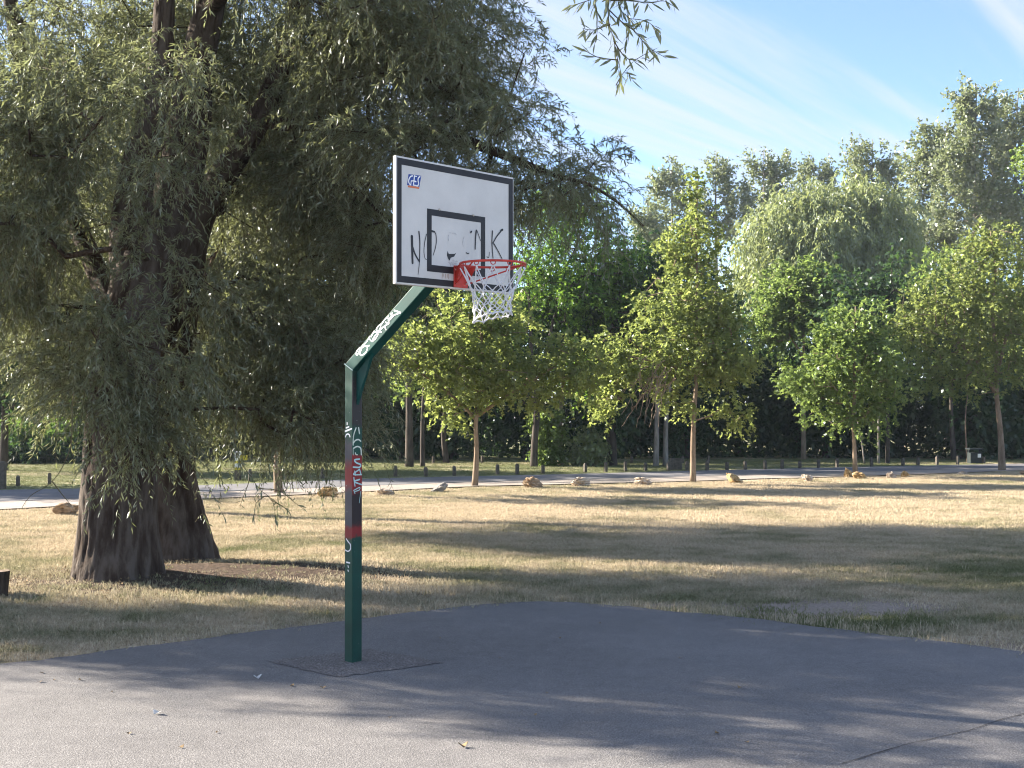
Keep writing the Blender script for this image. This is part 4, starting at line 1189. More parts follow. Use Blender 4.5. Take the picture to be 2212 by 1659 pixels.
# ---- the dark wood behind the road
GW = 'dark leafy trees of the wood beyond the road'
DW = dict(twigs=6, twig_len=0.9, leaves=8, L=0.30, W=0.20, droop=0.3, spread=0.8, jitter=0.45, hang=0.25, upn=0.8)
rw = np.random.default_rng(99)
wood = []
for x in np.linspace(-260, 2400, 24):
    wood.append((x + rw.uniform(-40, 40), rw.uniform(58, 64), rw.uniform(5.2, 7.2)))
for x in np.linspace(-300, 2450, 15):
    wood.append((x + rw.uniform(-50, 50), rw.uniform(67, 74), rw.uniform(7.5, 9.5)))
for i, (x, D, h) in enumerate(wood):
    if 700 < x < 1420: h = min(h + 1.5, 10)
    c = V(x, 900, D); gz = float(ground_z(D))
    q = np.array([c[0], D, gz])
    far_tree('broadleaf_tree', 'dark leafy tree in the shaded wood beyond the road', q, [simple_limbs(q, (c[0] + rw.uniform(-.3, .3), D, gz + h * .8), .2, .05, .1, 200 + i)],
             [(c[0], D, gz + h * .62, 2.3, 1.8, h * .40, 2), (c[0] + rw.uniform(-1, 1), D - .6, gz + 2.0, 1.9, 1.2, 1.7, 1.1)], 130, 'dark_leaf', 'dark_bark', 240 + i, DW, group=GW, minr=0.03)
# undergrowth closing the wood near the ground
def undergrowth():
    n = 26000
    x = rw.uniform(-34, 44, n); y = rw.uniform(60, 68, n)
    z = ground_z(y) + 2.8 * rw.random(n) ** 1.3 * (0.55 + 0.9 * vnoise(np.stack([x * .35, y * .1, x * 0], -1), 5))
    p = np.stack([x, y, z], -1)
    ax = unit(rw.normal(size=(n, 3)) + np.array([0, 0, .2])); s = unit(np.cross(ax, rw.normal(size=(n, 3))))
    L = rw.uniform(.2, .42, n)[:, None]
    poly = np.stack([p, p + ax * L * .5 + s * L * .3, p + ax * L, p + ax * L * .5 - s * L * .3], 1)
    tag(poly_mesh('undergrowth', poly, 4, M['dark_leaf'], rw.random(n)), kind='stuff')
undergrowth()
# sunlit bushes at the left
q = GV(45, 1006); D = q[1] + 3
BL = dict(twigs=6, twig_len=0.5, leaves=8, L=0.17, W=0.12, droop=0.3, spread=0.8, jitter=0.25, hang=0.2, upn=0.9)
qq = np.array([V(70, 960, D)[0], D, float(ground_z(D))])
e, _, _ = far_tree('bush', 'sunlit pale green bush behind the road left of the willow trunk', qq, [simple_limbs(qq, V(60, 960, D), .08, .03, .05, 150)], [BV(50, 955, D, 60, 38, 1, 1), BV(120, 985, D, 60, 28, .9, .6), BV(150, 930, D, 40, 30, .8, .3)], 150, 'bush_leaf', 'dark_bark', 151, BL)
e['category'] = 'bush'
qq = np.array([V(60, 1010, D - 1.2)[0], D - 1.2, float(ground_z(D - 1.2))])
e, _, _ = far_tree('bush', 'low dark bush in front of the pale sunlit one at left', qq, [simple_limbs(qq, V(60, 995, D - 1.2), .06, .03, .03, 152)], [BV(60, 1000, D - 1.2, 70, 18, .8, 1), BV(160, 1005, D - 1.0, 45, 18, .7, .5)], 90, 'dark_leaf', 'dark_bark', 153, BL)
e['category'] = 'bush'
qq = GV(1278, 1008)
e, _, _ = far_tree('bush', 'pale leafed shrub catching the sun between trunks behind the road', qq, [simple_limbs(qq, V(1278, 960, qq[1]), .05, .02, .03, 154)], [BV(1278, 965, qq[1], 16, 30, .4, 1), BV(1268, 995, qq[1], 12, 14, .3, .3)], 60, 'weeping_leaf', 'dark_bark', 155, BL)
e['category'] = 'bush'
qq = GV(1190, 1008)
e, _, _ = far_tree('bush', 'bright leafy shrub between the forked locust trunk and the straight brown one', qq, [simple_limbs(qq, V(1185, 930, qq[1]), .05, .02, .03, 156)], [BV(1185, 930, qq[1], 22, 50, .6, 1), BV(1180, 985, qq[1], 16, 20, .5, .4)], 80, 'young_leaf', 'dark_bark', 157, BL)
e['category'] = 'bush'

# ------------------------------------------------------------------ rocks along the gravel
def rock(label, x0, x1, y0, y1, mat, seed, lean=0.0, layers=0.0, depth=0.75, flat=0.0):
    """extent in full-resolution picture pixels; the rock sits on the ground there"""
    c = G((x0 + x1) / 8, y1 / 4)
    D = c[1]
    w = (x1 - x0) / 4 / FPX * D; h = (y1 - y0) / 4 / FPX * D * 1.12
    bm = bmesh.new()
    bmesh.ops.create_icosphere(bm, subdivisions=4, radius=1.0)
    v = np.array([q.co[:] for q in bm.verts])
    f = [[q.index for q in fc.verts] for fc in bm.faces]
    bm.free()
    # facet by clipping with random planes
    rg = np.random.default_rng(seed)
    pl_n = unit(rg.normal(size=(20, 3))); pl_d = rg.uniform(0.50, 0.88, 20)
    for nn, dd in zip(pl_n, pl_d):
        s = v @ nn
        v = v - nn * np.maximum(0, s - dd)[:, None] * 0.92
    nz = fbm(v * 2.2 + seed * 3.1, seed, 4) - 0.5
    rd = np.abs(2 * fbm(v * 1.7 + seed * 5.7, seed + 40, 3) - 1)
    v = v * (1 + 0.45 * nz - 0.38 * np.exp(-(rd / 0.07) ** 2))[:, None]
    if layers:
        lay = np.abs(((v[:, 2] + 0.25 * v[:, 0] + 0.3 * nz) * layers) % 1 - 0.5)
        v[:, :2] *= (1 - 0.16 * (lay < 0.16))[:, None]
    v = v - (v.max(0) + v.min(0)) / 2
    v = v / (v.max(0) - v.min(0))
    v[:, 2] += 0.5
    v[:, 2] = v[:, 2] * (1 + lean * v[:, 0] * 1.4)
    v[:, 2] /= v[:, 2].max()
    v = v * np.array([w, w * depth, h * 1.2]) - np.array([0, 0, h * 0.2])
    c = c + np.array([0, w * depth * 0.45, 0]); c[2] = float(ground_z(c[1]))
    o = obj('rock', v, f, M[mat], None, (0, 0, 0))
    o.location = tuple(c)
    return tag(o, label, 'rock', 'rocks lining the edge of the lawn')
rock('brown lumpy rock on the lawn left of the willow trunk', 204, 309, 2016, 2063, 'rock_brown', 1, 0.1)
rock('pale grey rock peeping out right behind the willow trunks', 752, 808, 1988, 2030, 'rock_grey', 2)
rock('yellow brown rock with a white top under the hanging willow twigs', 1264, 1346, 1952, 1991, 'rock_ochre', 3)
rock('flat slab like rock just right of the basketball post', 1500, 1577, 1958, 1982, 'rock_white', 4, -0.3, 2)
rock('grey wedge shaped rock rising to the right near the low maple', 1720, 1791, 1933, 1971, 'rock_grey', 5, 0.75)
rock('largest brown layered rock right of the low maple', 2087, 2174, 1911, 1955, 'rock_brown', 6, -0.25, 3)
rock('whitish layered rock left of the small whitish one', 2282, 2368, 1913, 1948, 'rock_white', 7, 0.0, 3)
rock('whitish rock with dark hollows, nearest left of the tallest maple', 2535, 2611, 1913, 1944, 'rock_white', 8, 0.1, 2)
rock('ochre rock with a high left end right of the tallest maple', 2909, 2976, 1897, 1933, 'rock_ochre', 9, -0.6)
rock('small white rock alone on the grass', 3210, 3255, 1901, 1929, 'rock_white', 10, -0.3)
rock('taller pale rock at the foot of the compact maple', 3378, 3421, 1874, 1910, 'rock_ochre', 11, -0.2)
rock('broad ochre rock in front of the compact maple trunk', 3415, 3476, 1890, 1918, 'rock_ochre', 12, -0.15)
rock('cream rock with a dark right face right of the compact maple', 3549, 3589, 1889, 1913, 'rock_white', 13, -0.2)
rock('small ochre block shaped rock near the gravel at right', 3607, 3642, 1886, 1911, 'rock_ochre', 14, 0.2)
rock('low flat stone left of the broad right hand maple', 3836, 3882, 1886, 1901, 'rock_white', 15)
rock('rock cut by the right edge beside the gravel', 4084, 4130, 1884, 1902, 'rock_brown', 16)

# ------------------------------------------------------------------ bollards, marker, bin, stump
def bollard_mesh(w, h):
    mb = MB()
    v, f = box_local(-w / 2, w / 2, -w / 2, w / 2, -0.1, h - 0.05)
    mb.add(v, f)
    v = np.array([(-w / 2, -w / 2, h - .05), (w / 2, -w / 2, h - .05), (w / 2, w / 2, h - .05), (-w / 2, w / 2, h - .05), (-w * .28, -w * .28, h), (w * .28, -w * .28, h), (w * .28, w * .28, h), (-w * .28, w * .28, h)])
    mb.add(v, [(0, 1, 5, 4), (1, 2, 6, 5), (2, 3, 7, 6), (3, 0, 4, 7), (4, 5, 6, 7)])
    return mb
first = None
boll = [(72, 1950), (198, 1941), (345, 1931), (1000, 1929), (1150, 1925), (1290, 1919), (1440, 1915), (1582, 1912), (1703, 1909), (1817, 1907), (1990, 1902), (2069, 1902), (2172, 1899), (2341, 1893), (2423, 1891), (2502, 1889), (2582, 1887), (2674, 1886), (2748, 1885), (2829, 1885), (2908, 1884), (2981, 1882), (3060, 1881), (3129, 1879), (3199, 1877), (3274, 1874), (3348, 1872), (3486, 1868), (3612, 1865), (3672, 1864), (3748, 1862), (3830, 1861), (3935, 1858), (4010, 1856)]
MARKS = [(540, 'the old willow trunks'), (1410, 'the basketball post'), (1898, 'the low maple trunk'), (2130, 'the largest brown rock'), (2325, 'the whitish layered rock'), (2573, 'the rock with dark hollows'), (2772, 'the tallest maple trunk'), (2942, 'the high ended ochre rock'), (3232, 'the small white rock'), (3422, 'the compact maple trunk'), (3600, 'the cream rock'), (4008, 'the broad maple trunk')]
ORD = ['nearest', 'second', 'third', 'fourth', 'fifth', 'sixth']
def place_label(kind, x, xs):
    mx, mn = min(MARKS, key=lambda q: abs(q[0] - x))
    side = 'left' if x < mx else 'right'
    rank = sum(1 for q in xs if (q < mx) == (x < mx) and abs(q - mx) < abs(x - mx))
    return '%s, %s one to the %s of %s' % (kind, ORD[rank], side, mn)
for i, (x, y) in enumerate(boll):
    c = G(x / 4, y / 4)
    if first is None:
        first = bollard_mesh(0.10, 0.37).build('wooden_bollard', M['wood_post'])
        o = first
    else:
        o = first.copy(); COL.objects.link(o)
    o.location = tuple(c); o.rotation_euler = (0, 0, 0.3 + 0.1 * (i % 3)); o.scale = (1, 1, 0.92 + 0.06 * (i % 4))
    tag(o, place_label('short bollard across the road', x, [q[0] for q in boll]), 'bollard', 'bollards along the far side of the road')
row2 = [(1733, 1856), (1929, 1856), (2406, 1857), (2526, 1856), (2730, 1856), (2834, 1854)]
for i, (x, y) in enumerate(row2):
    c = G(x / 4, y / 4)
    o = first.copy(); COL.objects.link(o)
    o.location = tuple(c); o.scale = (1, 1, 0.95)
    tag(o, place_label('bollard by the wood', x, [q[0] for q in row2]), 'bollard', 'bollards at the edge of the wood')
c = G(2, 490)
o = bollard_mesh(0.17, 0.78).build('wooden_post', M['wood_post']); o.location = tuple(c)
tag(o, 'thick grey wooden post at the left edge beyond the road', 'post')
c = G(238, 481.5)
e = empty('marker_post', c, 'grey post banded white and yellow with a small yellow plate beside the road', 'post')
for nm, z0, z1, mt, w in (('post', -0.1, 0.36, 'wood_post', 0.17), ('band', 0.36, 0.44, 'sign_yellow', 0.174), ('band', 0.44, 0.56, 'sign_white', 0.174), ('band', 0.56, 0.64, 'sign_yellow', 0.174), ('band', 0.64, 0.92, 'sign_white', 0.174)):
    v, f = box_local(-w / 2, w / 2, -w / 2, w / 2, z0, z1)
    obj(nm, v, f, M[mt], e)
v, f = box_local(0.09, 0.31, -0.12, -0.09, 0.66, 0.82)
obj('plate', v, f, M['sign_yellow'], e)
c = G(974.5, 464.3)
e = empty('litter_bin', c, 'dark roofed litter bin with pale notice left of the broad right hand maple', 'bin')
v, f = box_local(-.24, .24, -.2, .2, 0, .5); obj('body', v, f, M['bin_dark'], e)
for sx in (-.22, .22):
    v, f = box_local(sx - .025, sx + .025, -.03, .03, .5, .64); obj('support', v, f, M['bin_dark'], e)
v, f = box_local(-.30, .30, -.26, .26, .64, .69); obj('roof', v, f, M['bin_dark'], e)
v, f = box_local(.06, .2, -.215, -.203, .3, .46); obj('notice', v, f, M['notice'], e)
c = G(675.5, 470.5)
e = empty('litter_bin', c, 'low dark slatted bin right of the grey double trunk', 'bin')
for j in range(6):
    v, f = box_local(-.22 + j * .075, -.155 + j * .075, -.2, -.17, 0.02, .48); obj('slat', v, f, M['wood_post'], e)
v, f = box_local(-.21, .21, -.168, .2, 0, .46); obj('body', v, f, M['bin_dark'], e)
# cut stump at the left edge
c = G(-13, 597)
e = empty('tree_stump', c, 'low cut stump with a blue mark at the left edge on bare earth', 'stump')
th = np.arange(28) * 2 * math.pi / 28
rr = 0.19 * (1 + 0.12 * np.cos(3 * th) + 0.06 * np.cos(7 * th + 1))
low = np.stack([np.cos(th) * rr * 1.0, np.sin(th) * rr * 1.0, th * 0 - 0.06], -1)
mid = np.stack([np.cos(th) * rr * 1.05, np.sin(th) * rr * 1.0, th * 0 + 0.12], -1)
top = np.stack([np.cos(th) * rr * 1.12, np.sin(th) * rr * 1.05, 0.25 + 0.03 * np.cos(th)], -1)
v = np.concatenate([low, mid, top]); f = []
for r_ in (0, 1):
    for j in range(28):
        k2 = (j + 1) % 28
        f.append((r_ * 28 + j, r_ * 28 + k2, r_ * 28 + 28 + k2, r_ * 28 + 28 + j))
obj('trunk', v, f, M['willow_bark'], e)
obj('cut_face', top + np.array([0, 0, .002]), [tuple(range(28))], M['cut_wood'], e)
v, f = box_local(0.10, 0.15, -0.09, -0.05, .272, .282); obj('paint_mark', v, f, M['blue_mark'], e)
# fallen bark piece near the stump
def fallen_branch(label, pts, r):
    P = [G(x, y) + np.array([0, 0, r * 0.8]) for x, y in pts]
    R = resample([tuple(q) + (r,) for q in P], 0.06)
    R[:, :3] += np.random.default_rng(3).normal(0, r * 0.25, (len(R), 3))
    v, f = tube(R[:, :3], R[:, 3] * np.linspace(1, .5, len(R)), 6)
    o = obj('fallen_branch', v - R[0, :3], f, M['dead_twig'])
    o.location = tuple(R[0, :3])
    return tag(o, label, 'branch')
fallen_branch('dry broken branch on the bare earth beside the stump', [(12, 592), (24, 593.5), (39, 594.5)], 0.02)
fallen_branch('thin fallen twig on the earth in front of the willow trunk', [(128, 588.5), (136, 590), (143, 592)], 0.012)

# leaf litter and debris
def litter():
    rg = np.random.default_rng(12)
    n = 2600
    a = rg.random(n) * 6.283; r = 2.3 * np.sqrt(rg.random(n))
    w = rg.random(n) < 0.35
    x = np.where(w, T1[0] - 2.3, T1[0] + 0.8) + r * np.cos(a) * np.where(w, .8, 1.2); y = T1[1] - 0.3 + r * np.sin(a) * 0.8
    ok = ~inside_poly(x, y, court_full)
    x, y = x[ok], y[ok]; n = len(x)
    dw = np.minimum(np.hypot((x - T1[0] - 0.2) / 1.2, (y - T1[1]) / 1.0), np.hypot((x - T2[0] - 0.6) / 1.7, (y - T2[1] + 0.8) / 1.1))
    z = ground_z(y) + 0.10 * np.exp(-dw ** 2) + 0.025
    p = np.stack([x, y, z], -1)
    ax = unit(np.stack([rg.normal(size=n), rg.normal(size=n), rg.normal(0, .25, n)], -1)); s = unit(np.cross(ax, np.array([0, 0, 1.0]) + rg.normal(0, .3, (n, 3))))
    L = rg.uniform(.02, .07, n)[:, None]
    poly = np.stack([p, p + ax * L * .5 + s * L * .13, p + ax * L, p + ax * L * .5 - s * L * .13], 1)
    tag(poly_mesh('leaf_litter', poly, 4, M['dry_leaf'], rg.random(n)), kind='stuff')
litter()
def scrap(name, label, cat, px, py, size, mat, group=None, curl=0.25, rot=0.0):
    c = G(px, py)
    n = 7
    vs, fs = [], []
    for i in range(n):
        t = i / (n - 1)
        wd = math.sin(math.pi * min(max(t, .06), .94)) * .32
        z = 0.016 + curl * size * abs(t - .5) * 2 * .5
        vs += [((t - .5) * size, -wd * size, z), ((t - .5) * size, wd * size, z + .15 * curl * size)]
        if i: fs.append((2 * i - 2, 2 * i - 1, 2 * i + 1, 2 * i))
    o = obj(name, vs, fs, M[mat]); o.location = (c[0], c[1], 0.0); o.rotation_euler = (0, 0, rot)
    return tag(o, label, cat, group)
scrap('paper_scrap', 'white scrap lying on the sunlit asphalt left of the post', 'litter', 257.5, 680.5, 0.06, 'paper', None, .8, .5)
scrap('paper_scrap', 'small curled pale scrap on the asphalt at lower left', 'litter', 157, 716, 0.07, 'paper', None, .5, -.6)
scrap('fallen_leaf', 'yellow orange leaf alone at the bottom of the asphalt', 'leaf', 463, 749.5, 0.06, 'dry_leaf', None, .8, .3)
for i, (x, y) in enumerate([(547, 695), (535, 717.5), (717, 736), (737, 723), (747, 745), (292, 688), (217, 735), (129, 736), (181, 750), (112, 694), (42, 675), (40, 684), (54, 682), (80, 682), (323, 690), (440, 640), (600, 625), (680, 660), (500, 660), (560, 640), (740, 690), (390, 720)]):
    scrap('fallen_leaf', 'small dry leaf lying on the grey asphalt', 'leaf', x, y, 0.024 + 0.010 * (i % 3), 'dry_leaf', 'dry leaves scattered on the court', .5, i * .9)

# ------------------------------------------------------------------ basketball hoop
PHI = 0.8148
U = np.array([math.cos(PHI), math.sin(PHI), 0]); NB = np.array([math.sin(PHI), -math.cos(PHI), 0]); KZ = np.array([0, 0, 1.0])
BC = np.array([-0.3986, 8.9208, 3.362]); PB = BC - NB * 1.194; PB[2] = 0.0
hoop = empty('basketball_hoop', PB, 'green basketball post with white backboard, red rim and white net on the asphalt court', 'basketball hoop')
def rot_obj(o):
    """these parts are modelled in post axes: x along the board's normal, y along the board, z up"""
    return o
def W2(p):  # (n, u, z) -> world
    p = np.asarray(p, float)
    return PB + p[..., 0:1] * NB + p[..., 1:2] * U + p[..., 2:3] * KZ
def part(name, nuz, faces, mat, parent=hoop, smooth=False):
    if parent is hoop:
        return obj(name, W2(nuz), faces, mat, hoop, PB, smooth)
    return obj(name, W2(nuz), faces, mat, parent, PB, smooth)
h_ = 0.05
ANGA = 0.6199
ca, sa = math.cos(ANGA), math.sin(ANGA)
EL = 2.36
# post: square tube with rounded edges; local axes kept so that its paint follows its faces
def rounded_square(h, r, seg=3):
    out = []
    for cx, cy, a0 in ((h - r, h - r, 0), (-h + r, h - r, 90), (-h + r, -h + r, 180), (h - r, -h + r, 270)):
        for i in range(seg + 1):
            a = math.radians(a0 + 90 * i / seg)
            out.append((cx + r * math.cos(a), cy + r * math.sin(a)))
    return np.array(out)
sq = rounded_square(h_, 0.008)
ns = len(sq)
# miter plane between post and arm passes through (0,0,EL), normal halfway
mt = math.tan((math.pi / 2 - ANGA) / 2)
zs = [-0.15] + list(np.linspace(0.02, 2.2, 30))
rows = [np.concatenate([sq, np.full((ns, 1), z)], 1) for z in zs]
rows.append(np.stack([sq[:, 0], sq[:, 1], EL - sq[:, 0] * mt], 1))
v = np.concatenate(rows)
f = []
for i in range(len(rows) - 1):
    for j in range(ns):
        k2 = (j + 1) % ns
        f.append((i * ns + j, i * ns + k2, i * ns + ns + k2, i * ns + ns + j))
# object keeps a rotation so that object X = board normal, Y = -along the board
def axis_part(name, verts, faces, mat, parent, smooth=True):
    me = bpy.data.meshes.new(name)
    me.from_pydata([tuple(q) for q in verts], [], [tuple(q) for q in faces])
    me.materials.append(mat)
    me.update()
    o = bpy.data.objects.new(name, me)
    link(o, parent)
    return o
HROT = math.atan2(NB[1], NB[0])          # local x -> NB, local y -> U
hoop.rotation_euler = (0, 0, HROT)
assert abs(math.cos(HROT + math.pi / 2) - U[0]) < 1e-3 and abs(math.sin(HROT + math.pi / 2) - U[1]) < 1e-3
def hp(name, verts, faces, mat, parent=None, smooth=False):
    o = axis_part(name, verts, faces, mat, parent or hoop)
    if smooth:
        o.data.polygons.foreach_set('use_smooth', [True] * len(o.data.polygons))
    return o
post = hp('post', v, f, M['post_paint'])
# arm
Larm = 1.30
dirA = np.array([ca, 0, sa]); upA = np.array([-sa, 0, ca])
rows = []
for a_ in (None, 0.3, 0.6, 0.9, Larm):
    if a_ is None:
        # on the miter plane
        s_ = -sq[:, 0] * math.tan(ANGA - math.pi / 4 + math.pi / 4) * 0
        pts = []
        for (bb, uu) in sq:
            # point E + upA*bb + dirA*t with z = EL - x*mt
            # (t*ca - bb*sa)*mt + (t*sa + bb*ca) = 0
            t = bb * (sa * mt - ca) / (ca * mt + sa)
            pts.append(np.array([0, uu, EL]) + dirA * t + upA * bb)
        rows.append(np.array(pts))
    else:
        rows.append(np.array([np.array([0, uu, EL]) + dirA * a_ + upA * bb for (bb, uu) in sq]))
v = np.concatenate(rows); f = []
for i in range(len(rows) - 1):
    for j in range(ns):
        k2 = (j + 1) % ns
        f.append((i * ns + j, (i + 1) * ns + j, (i + 1) * ns + k2, i * ns + k2))
f.append(tuple(range(len(v) - ns, len(v))))
arm = hp('arm', v, f, M['arm_paint'])
# gusset under the elbow
g0, g1 = -0.012, 0.012
tri = [(0.051, EL - 0.30), (0.051, EL - 0.045), (0.19, EL + 0.075), (0.24, EL + 0.11), (0.10, EL - 0.19)]
v = [(x, y, z) for y in (g0, g1) for x, z in tri]
nn = len(tri)
f = [tuple(range(nn)), tuple(range(2 * nn - 1, nn - 1, -1))] + [(i, nn + i, nn + (i + 1) % nn, (i + 1) % nn) for i in range(nn)]
hp('gusset', v, f, M['arm_paint'])
# weld bead across the elbow
wl = []
for (x, y) in ((-0.051, 0.048), (-0.052, -0.051), (0.0, -0.0515), (0.05, -0.051)):
    wl.append((x, y, EL - x * mt))
v, f = tube(np.array(wl), 0.0035, 6)
hp('weld_bead', v, f, M['weld'])

# backboard (board front lies at n = 1.194 from the post)
ZB = 3.362
F0 = 1.194
v, f = box_local(F0 - 0.034, F0, -0.60, 0.60, ZB - 0.45, ZB + 0.45)
board = hp('backboard', v, f, M['white_board'])
bevel_obj(board, 0.006, 2)
board.data.materials.append(M['white_edge'])
# angle frame on the rear
for (a0, a1, b0, b1) in ((-0.56, 0.56, -0.42, -0.38), (-0.56, 0.56, 0.38, 0.42), (-0.30, -0.26, -0.38, 0.38), (0.26, 0.30, -0.38, 0.38)):
    v, f = box_local(F0 - 0.074, F0 - 0.035, a0, a1, ZB + b0, ZB + b1)
    hp('rear_frame', v, f, M['arm_paint'], board)
v, f = box_local(F0 - 0.10, F0 - 0.0745, -0.25, 0.25, ZB - 0.42, ZB - 0.05)
hp('mount_plate', v, f, M['arm_paint'], board)
def ring_print(name, o, i, dn, mat):
    """flat printed rectangle line: outer and inner (u0,u1,z0,z1)"""
    n_ = F0 + dn
    v = [(n_, o[0], ZB + o[2]), (n_, o[1], ZB + o[2]), (n_, o[1], ZB + o[3]), (n_, o[0], ZB + o[3]), (n_, i[0], ZB + i[2]), (n_, i[1], ZB + i[2]), (n_, i[1], ZB + i[3]), (n_, i[0], ZB + i[3])]
    f = [(0, 1, 5, 4), (1, 2, 6, 5), (2, 3, 7, 6), (3, 0, 4, 7)]
    return hp(name, v, f, mat, board)
ring_print('border_stripe', (-0.590, 0.590, -0.436, 0.436), (-0.548, 0.542, -0.390, 0.390), 0.0012, M['black_print'])
ring_print('target_square', (-0.306, 0.287, -0.340, 0.1105), (-0.2605, 0.2405, -0.2905, 0.0645), 0.0012, M['black_print'])
def ribbon(pts, w, plane, seg=0.012, taper=0.15):
    """painted stroke with round ends; plane maps (a,b) -> local xyz"""
    c = np.array([(a, b_, 0, 0) for a, b_ in pts], float)
    if len(c) == 2:
        P = np.array([c[0] + (c[1] - c[0]) * t for t in np.linspace(0, 1, 6)])[:, :2]
    else:
        P = resample(c, seg)[:, :2]
    t = unit(np.gradient(P, axis=0)); nr = np.stack([-t[:, 1], t[:, 0]], -1)
    s = np.linspace(0, 1, len(P))
    ww = w * (1 - taper * s)
    L_ = P + nr * ww[:, None] / 2; R_ = P - nr * ww[:, None] / 2
    def cap(c0, d0, r, n0):
        return [c0 + r * (math.sin(q) * n0 + math.cos(q) * d0) for q in np.linspace(-math.pi / 2, math.pi / 2, 6)[1:-1]]
    e1 = cap(P[-1], t[-1], ww[-1] / 2, -nr[-1]); e0 = cap(P[0], -t[0], ww[0] / 2, nr[0])
    e1 = e1 if np.dot(e1[0] - L_[-1], e1[0] - L_[-1]) < np.dot(e1[-1] - L_[-1], e1[-1] - L_[-1]) else e1[::-1]
    e0 = e0 if np.dot(e0[0] - L_[0], e0[0] - L_[0]) < np.dot(e0[-1] - L_[0], e0[-1] - L_[0]) else e0[::-1]
    n = len(P)
    V2 = np.concatenate([L_, R_, np.array(e1), np.array(e0)])
    f = [(i, i + 1, n + i + 1, n + i) for i in range(n - 1)]
    f.append((n - 1,) + tuple(2 * n + i for i in range(4)) + (2 * n - 1,))
    f.append((0,) + tuple(2 * n + 4 + i for i in range(4)) + (n,))
    return np.array([plane(a, b_) for a, b_ in V2]), f
LET = [([(-0.4518, -0.1048), (-0.4495, -0.1643), (-0.4448, -0.2918)], 0.023), ([(-0.4483, -0.1727), (-0.4196, -0.23), (-0.3793, -0.278)], 0.0159), ([(-0.3853, -0.0641), (-0.376, -0.1404), (-0.3793, -0.278)], 0.0115), ([(-0.3793, -0.278), (-0.385, -0.3213), (-0.393, -0.3691)], 0.0058), ([(-0.312, -0.075), (-0.3295, -0.1361), (-0.3364, -0.2057), (-0.3247, -0.2521), (-0.3107, -0.2552)], 0.0068), ([(-0.2592, -0.0482), (-0.2332, -0.0508)], 0.0159), ([(-0.2392, -0.0471), (-0.2214, -0.0653), (-0.2154, -0.1169), (-0.2272, -0.1702), (-0.2473, -0.2197)], 0.0078), ([(-0.0954, -0.0618), (-0.0966, -0.1059)], 0.0062), ([(-0.0894, -0.0437), (-0.0284, -0.0421)], 0.0035), ([(-0.0284, -0.0421), (-0.0161, -0.0498)], 0.0053), ([(0.0642, -0.0553), (0.0456, -0.106)], 0.0044), ([(0.0456, -0.1105), (0.0642, -0.1355)], 0.0026), ([(0.0854, -0.1737), (0.1017, -0.1812), (0.1142, -0.173)], 0.0079), ([(0.133, -0.0183), (0.1405, -0.0104)], 0.015), ([(0.1911, 0.0018), (0.1835, -0.0439), (0.1785, -0.1387)], 0.0132), ([(0.1962, 0.0005), (0.2153, -0.0319), (0.2345, -0.0706)], 0.0071), ([(0.3026, -0.1849), (0.322, -0.1906), (0.3311, -0.148)], 0.0053), ([(0.3636, 0.0144), (0.3571, -0.0729), (0.3689, -0.1903)], 0.0106), ([(0.4715, 0.0343), (0.453, 0.026)], 0.0177), ([(0.4636, 0.0307), (0.4095, -0.0223), (0.3675, -0.0764)], 0.0115), ([(0.3767, -0.0802), (0.4226, -0.1309), (0.4663, -0.1869)], 0.0097)]
mb = MB()
FAINT = {7, 8, 9, 10, 11}
mb2 = MB()
for i, (p_, w_) in enumerate(LET):
    dn = 0.0020 + 0.00012 * i
    v, f = ribbon(p_, w_, lambda a, b_, dn=dn: (F0 + dn, a, ZB + b_), taper=0.25)
    (mb2 if i in FAINT else mb).add(v, f)
mb2.build('worn_graffiti', M['worn_ink'], board)
blot = [(-0.1038, -0.1768), (-0.0917, -0.1977), (-0.0344, -0.1928), (-0.016, -0.1824), (-0.0381, -0.2134), (-0.071, -0.2224), (-0.0832, -0.2453), (-0.0989, -0.2335), (-0.1098, -0.208)]
mb.add([(F0 + 0.0018, a, ZB + b_) for a, b_ in blot], [tuple(range(len(blot)))])
mb.build('graffiti', M['marker_black'], board)
mb = MB()
rs = np.random.default_rng(8)
for i in range(26):
    a = rs.uniform(-0.10, -0.01); b_ = rs.uniform(-0.285, -0.225)
    v, f = ribbon([(a, b_), (a + rs.uniform(.005, .02), b_ + rs.uniform(-.012, .006))], rs.uniform(.002, .007), lambda x, y, i=i: (F0 + 0.0012 + .00002 * i, x, ZB + y))
    mb.add(v, f)
mb.build('smudge', M['smudge'], board)
mb = MB()
for i in range(12):
    a = rs.uniform(-0.16, -0.09); b_ = rs.uniform(-0.35, -0.345)
    v, f = ribbon([(a, b_), (a + rs.uniform(-.004, .004), b_ - rs.uniform(.012, .035))], rs.uniform(.003, .008), lambda x, y, i=i: (F0 + 0.0010 + .00002 * i, x, ZB + y))
    mb.add(v, f)
mb.build('rust_stain', M['rust_stain'], board)
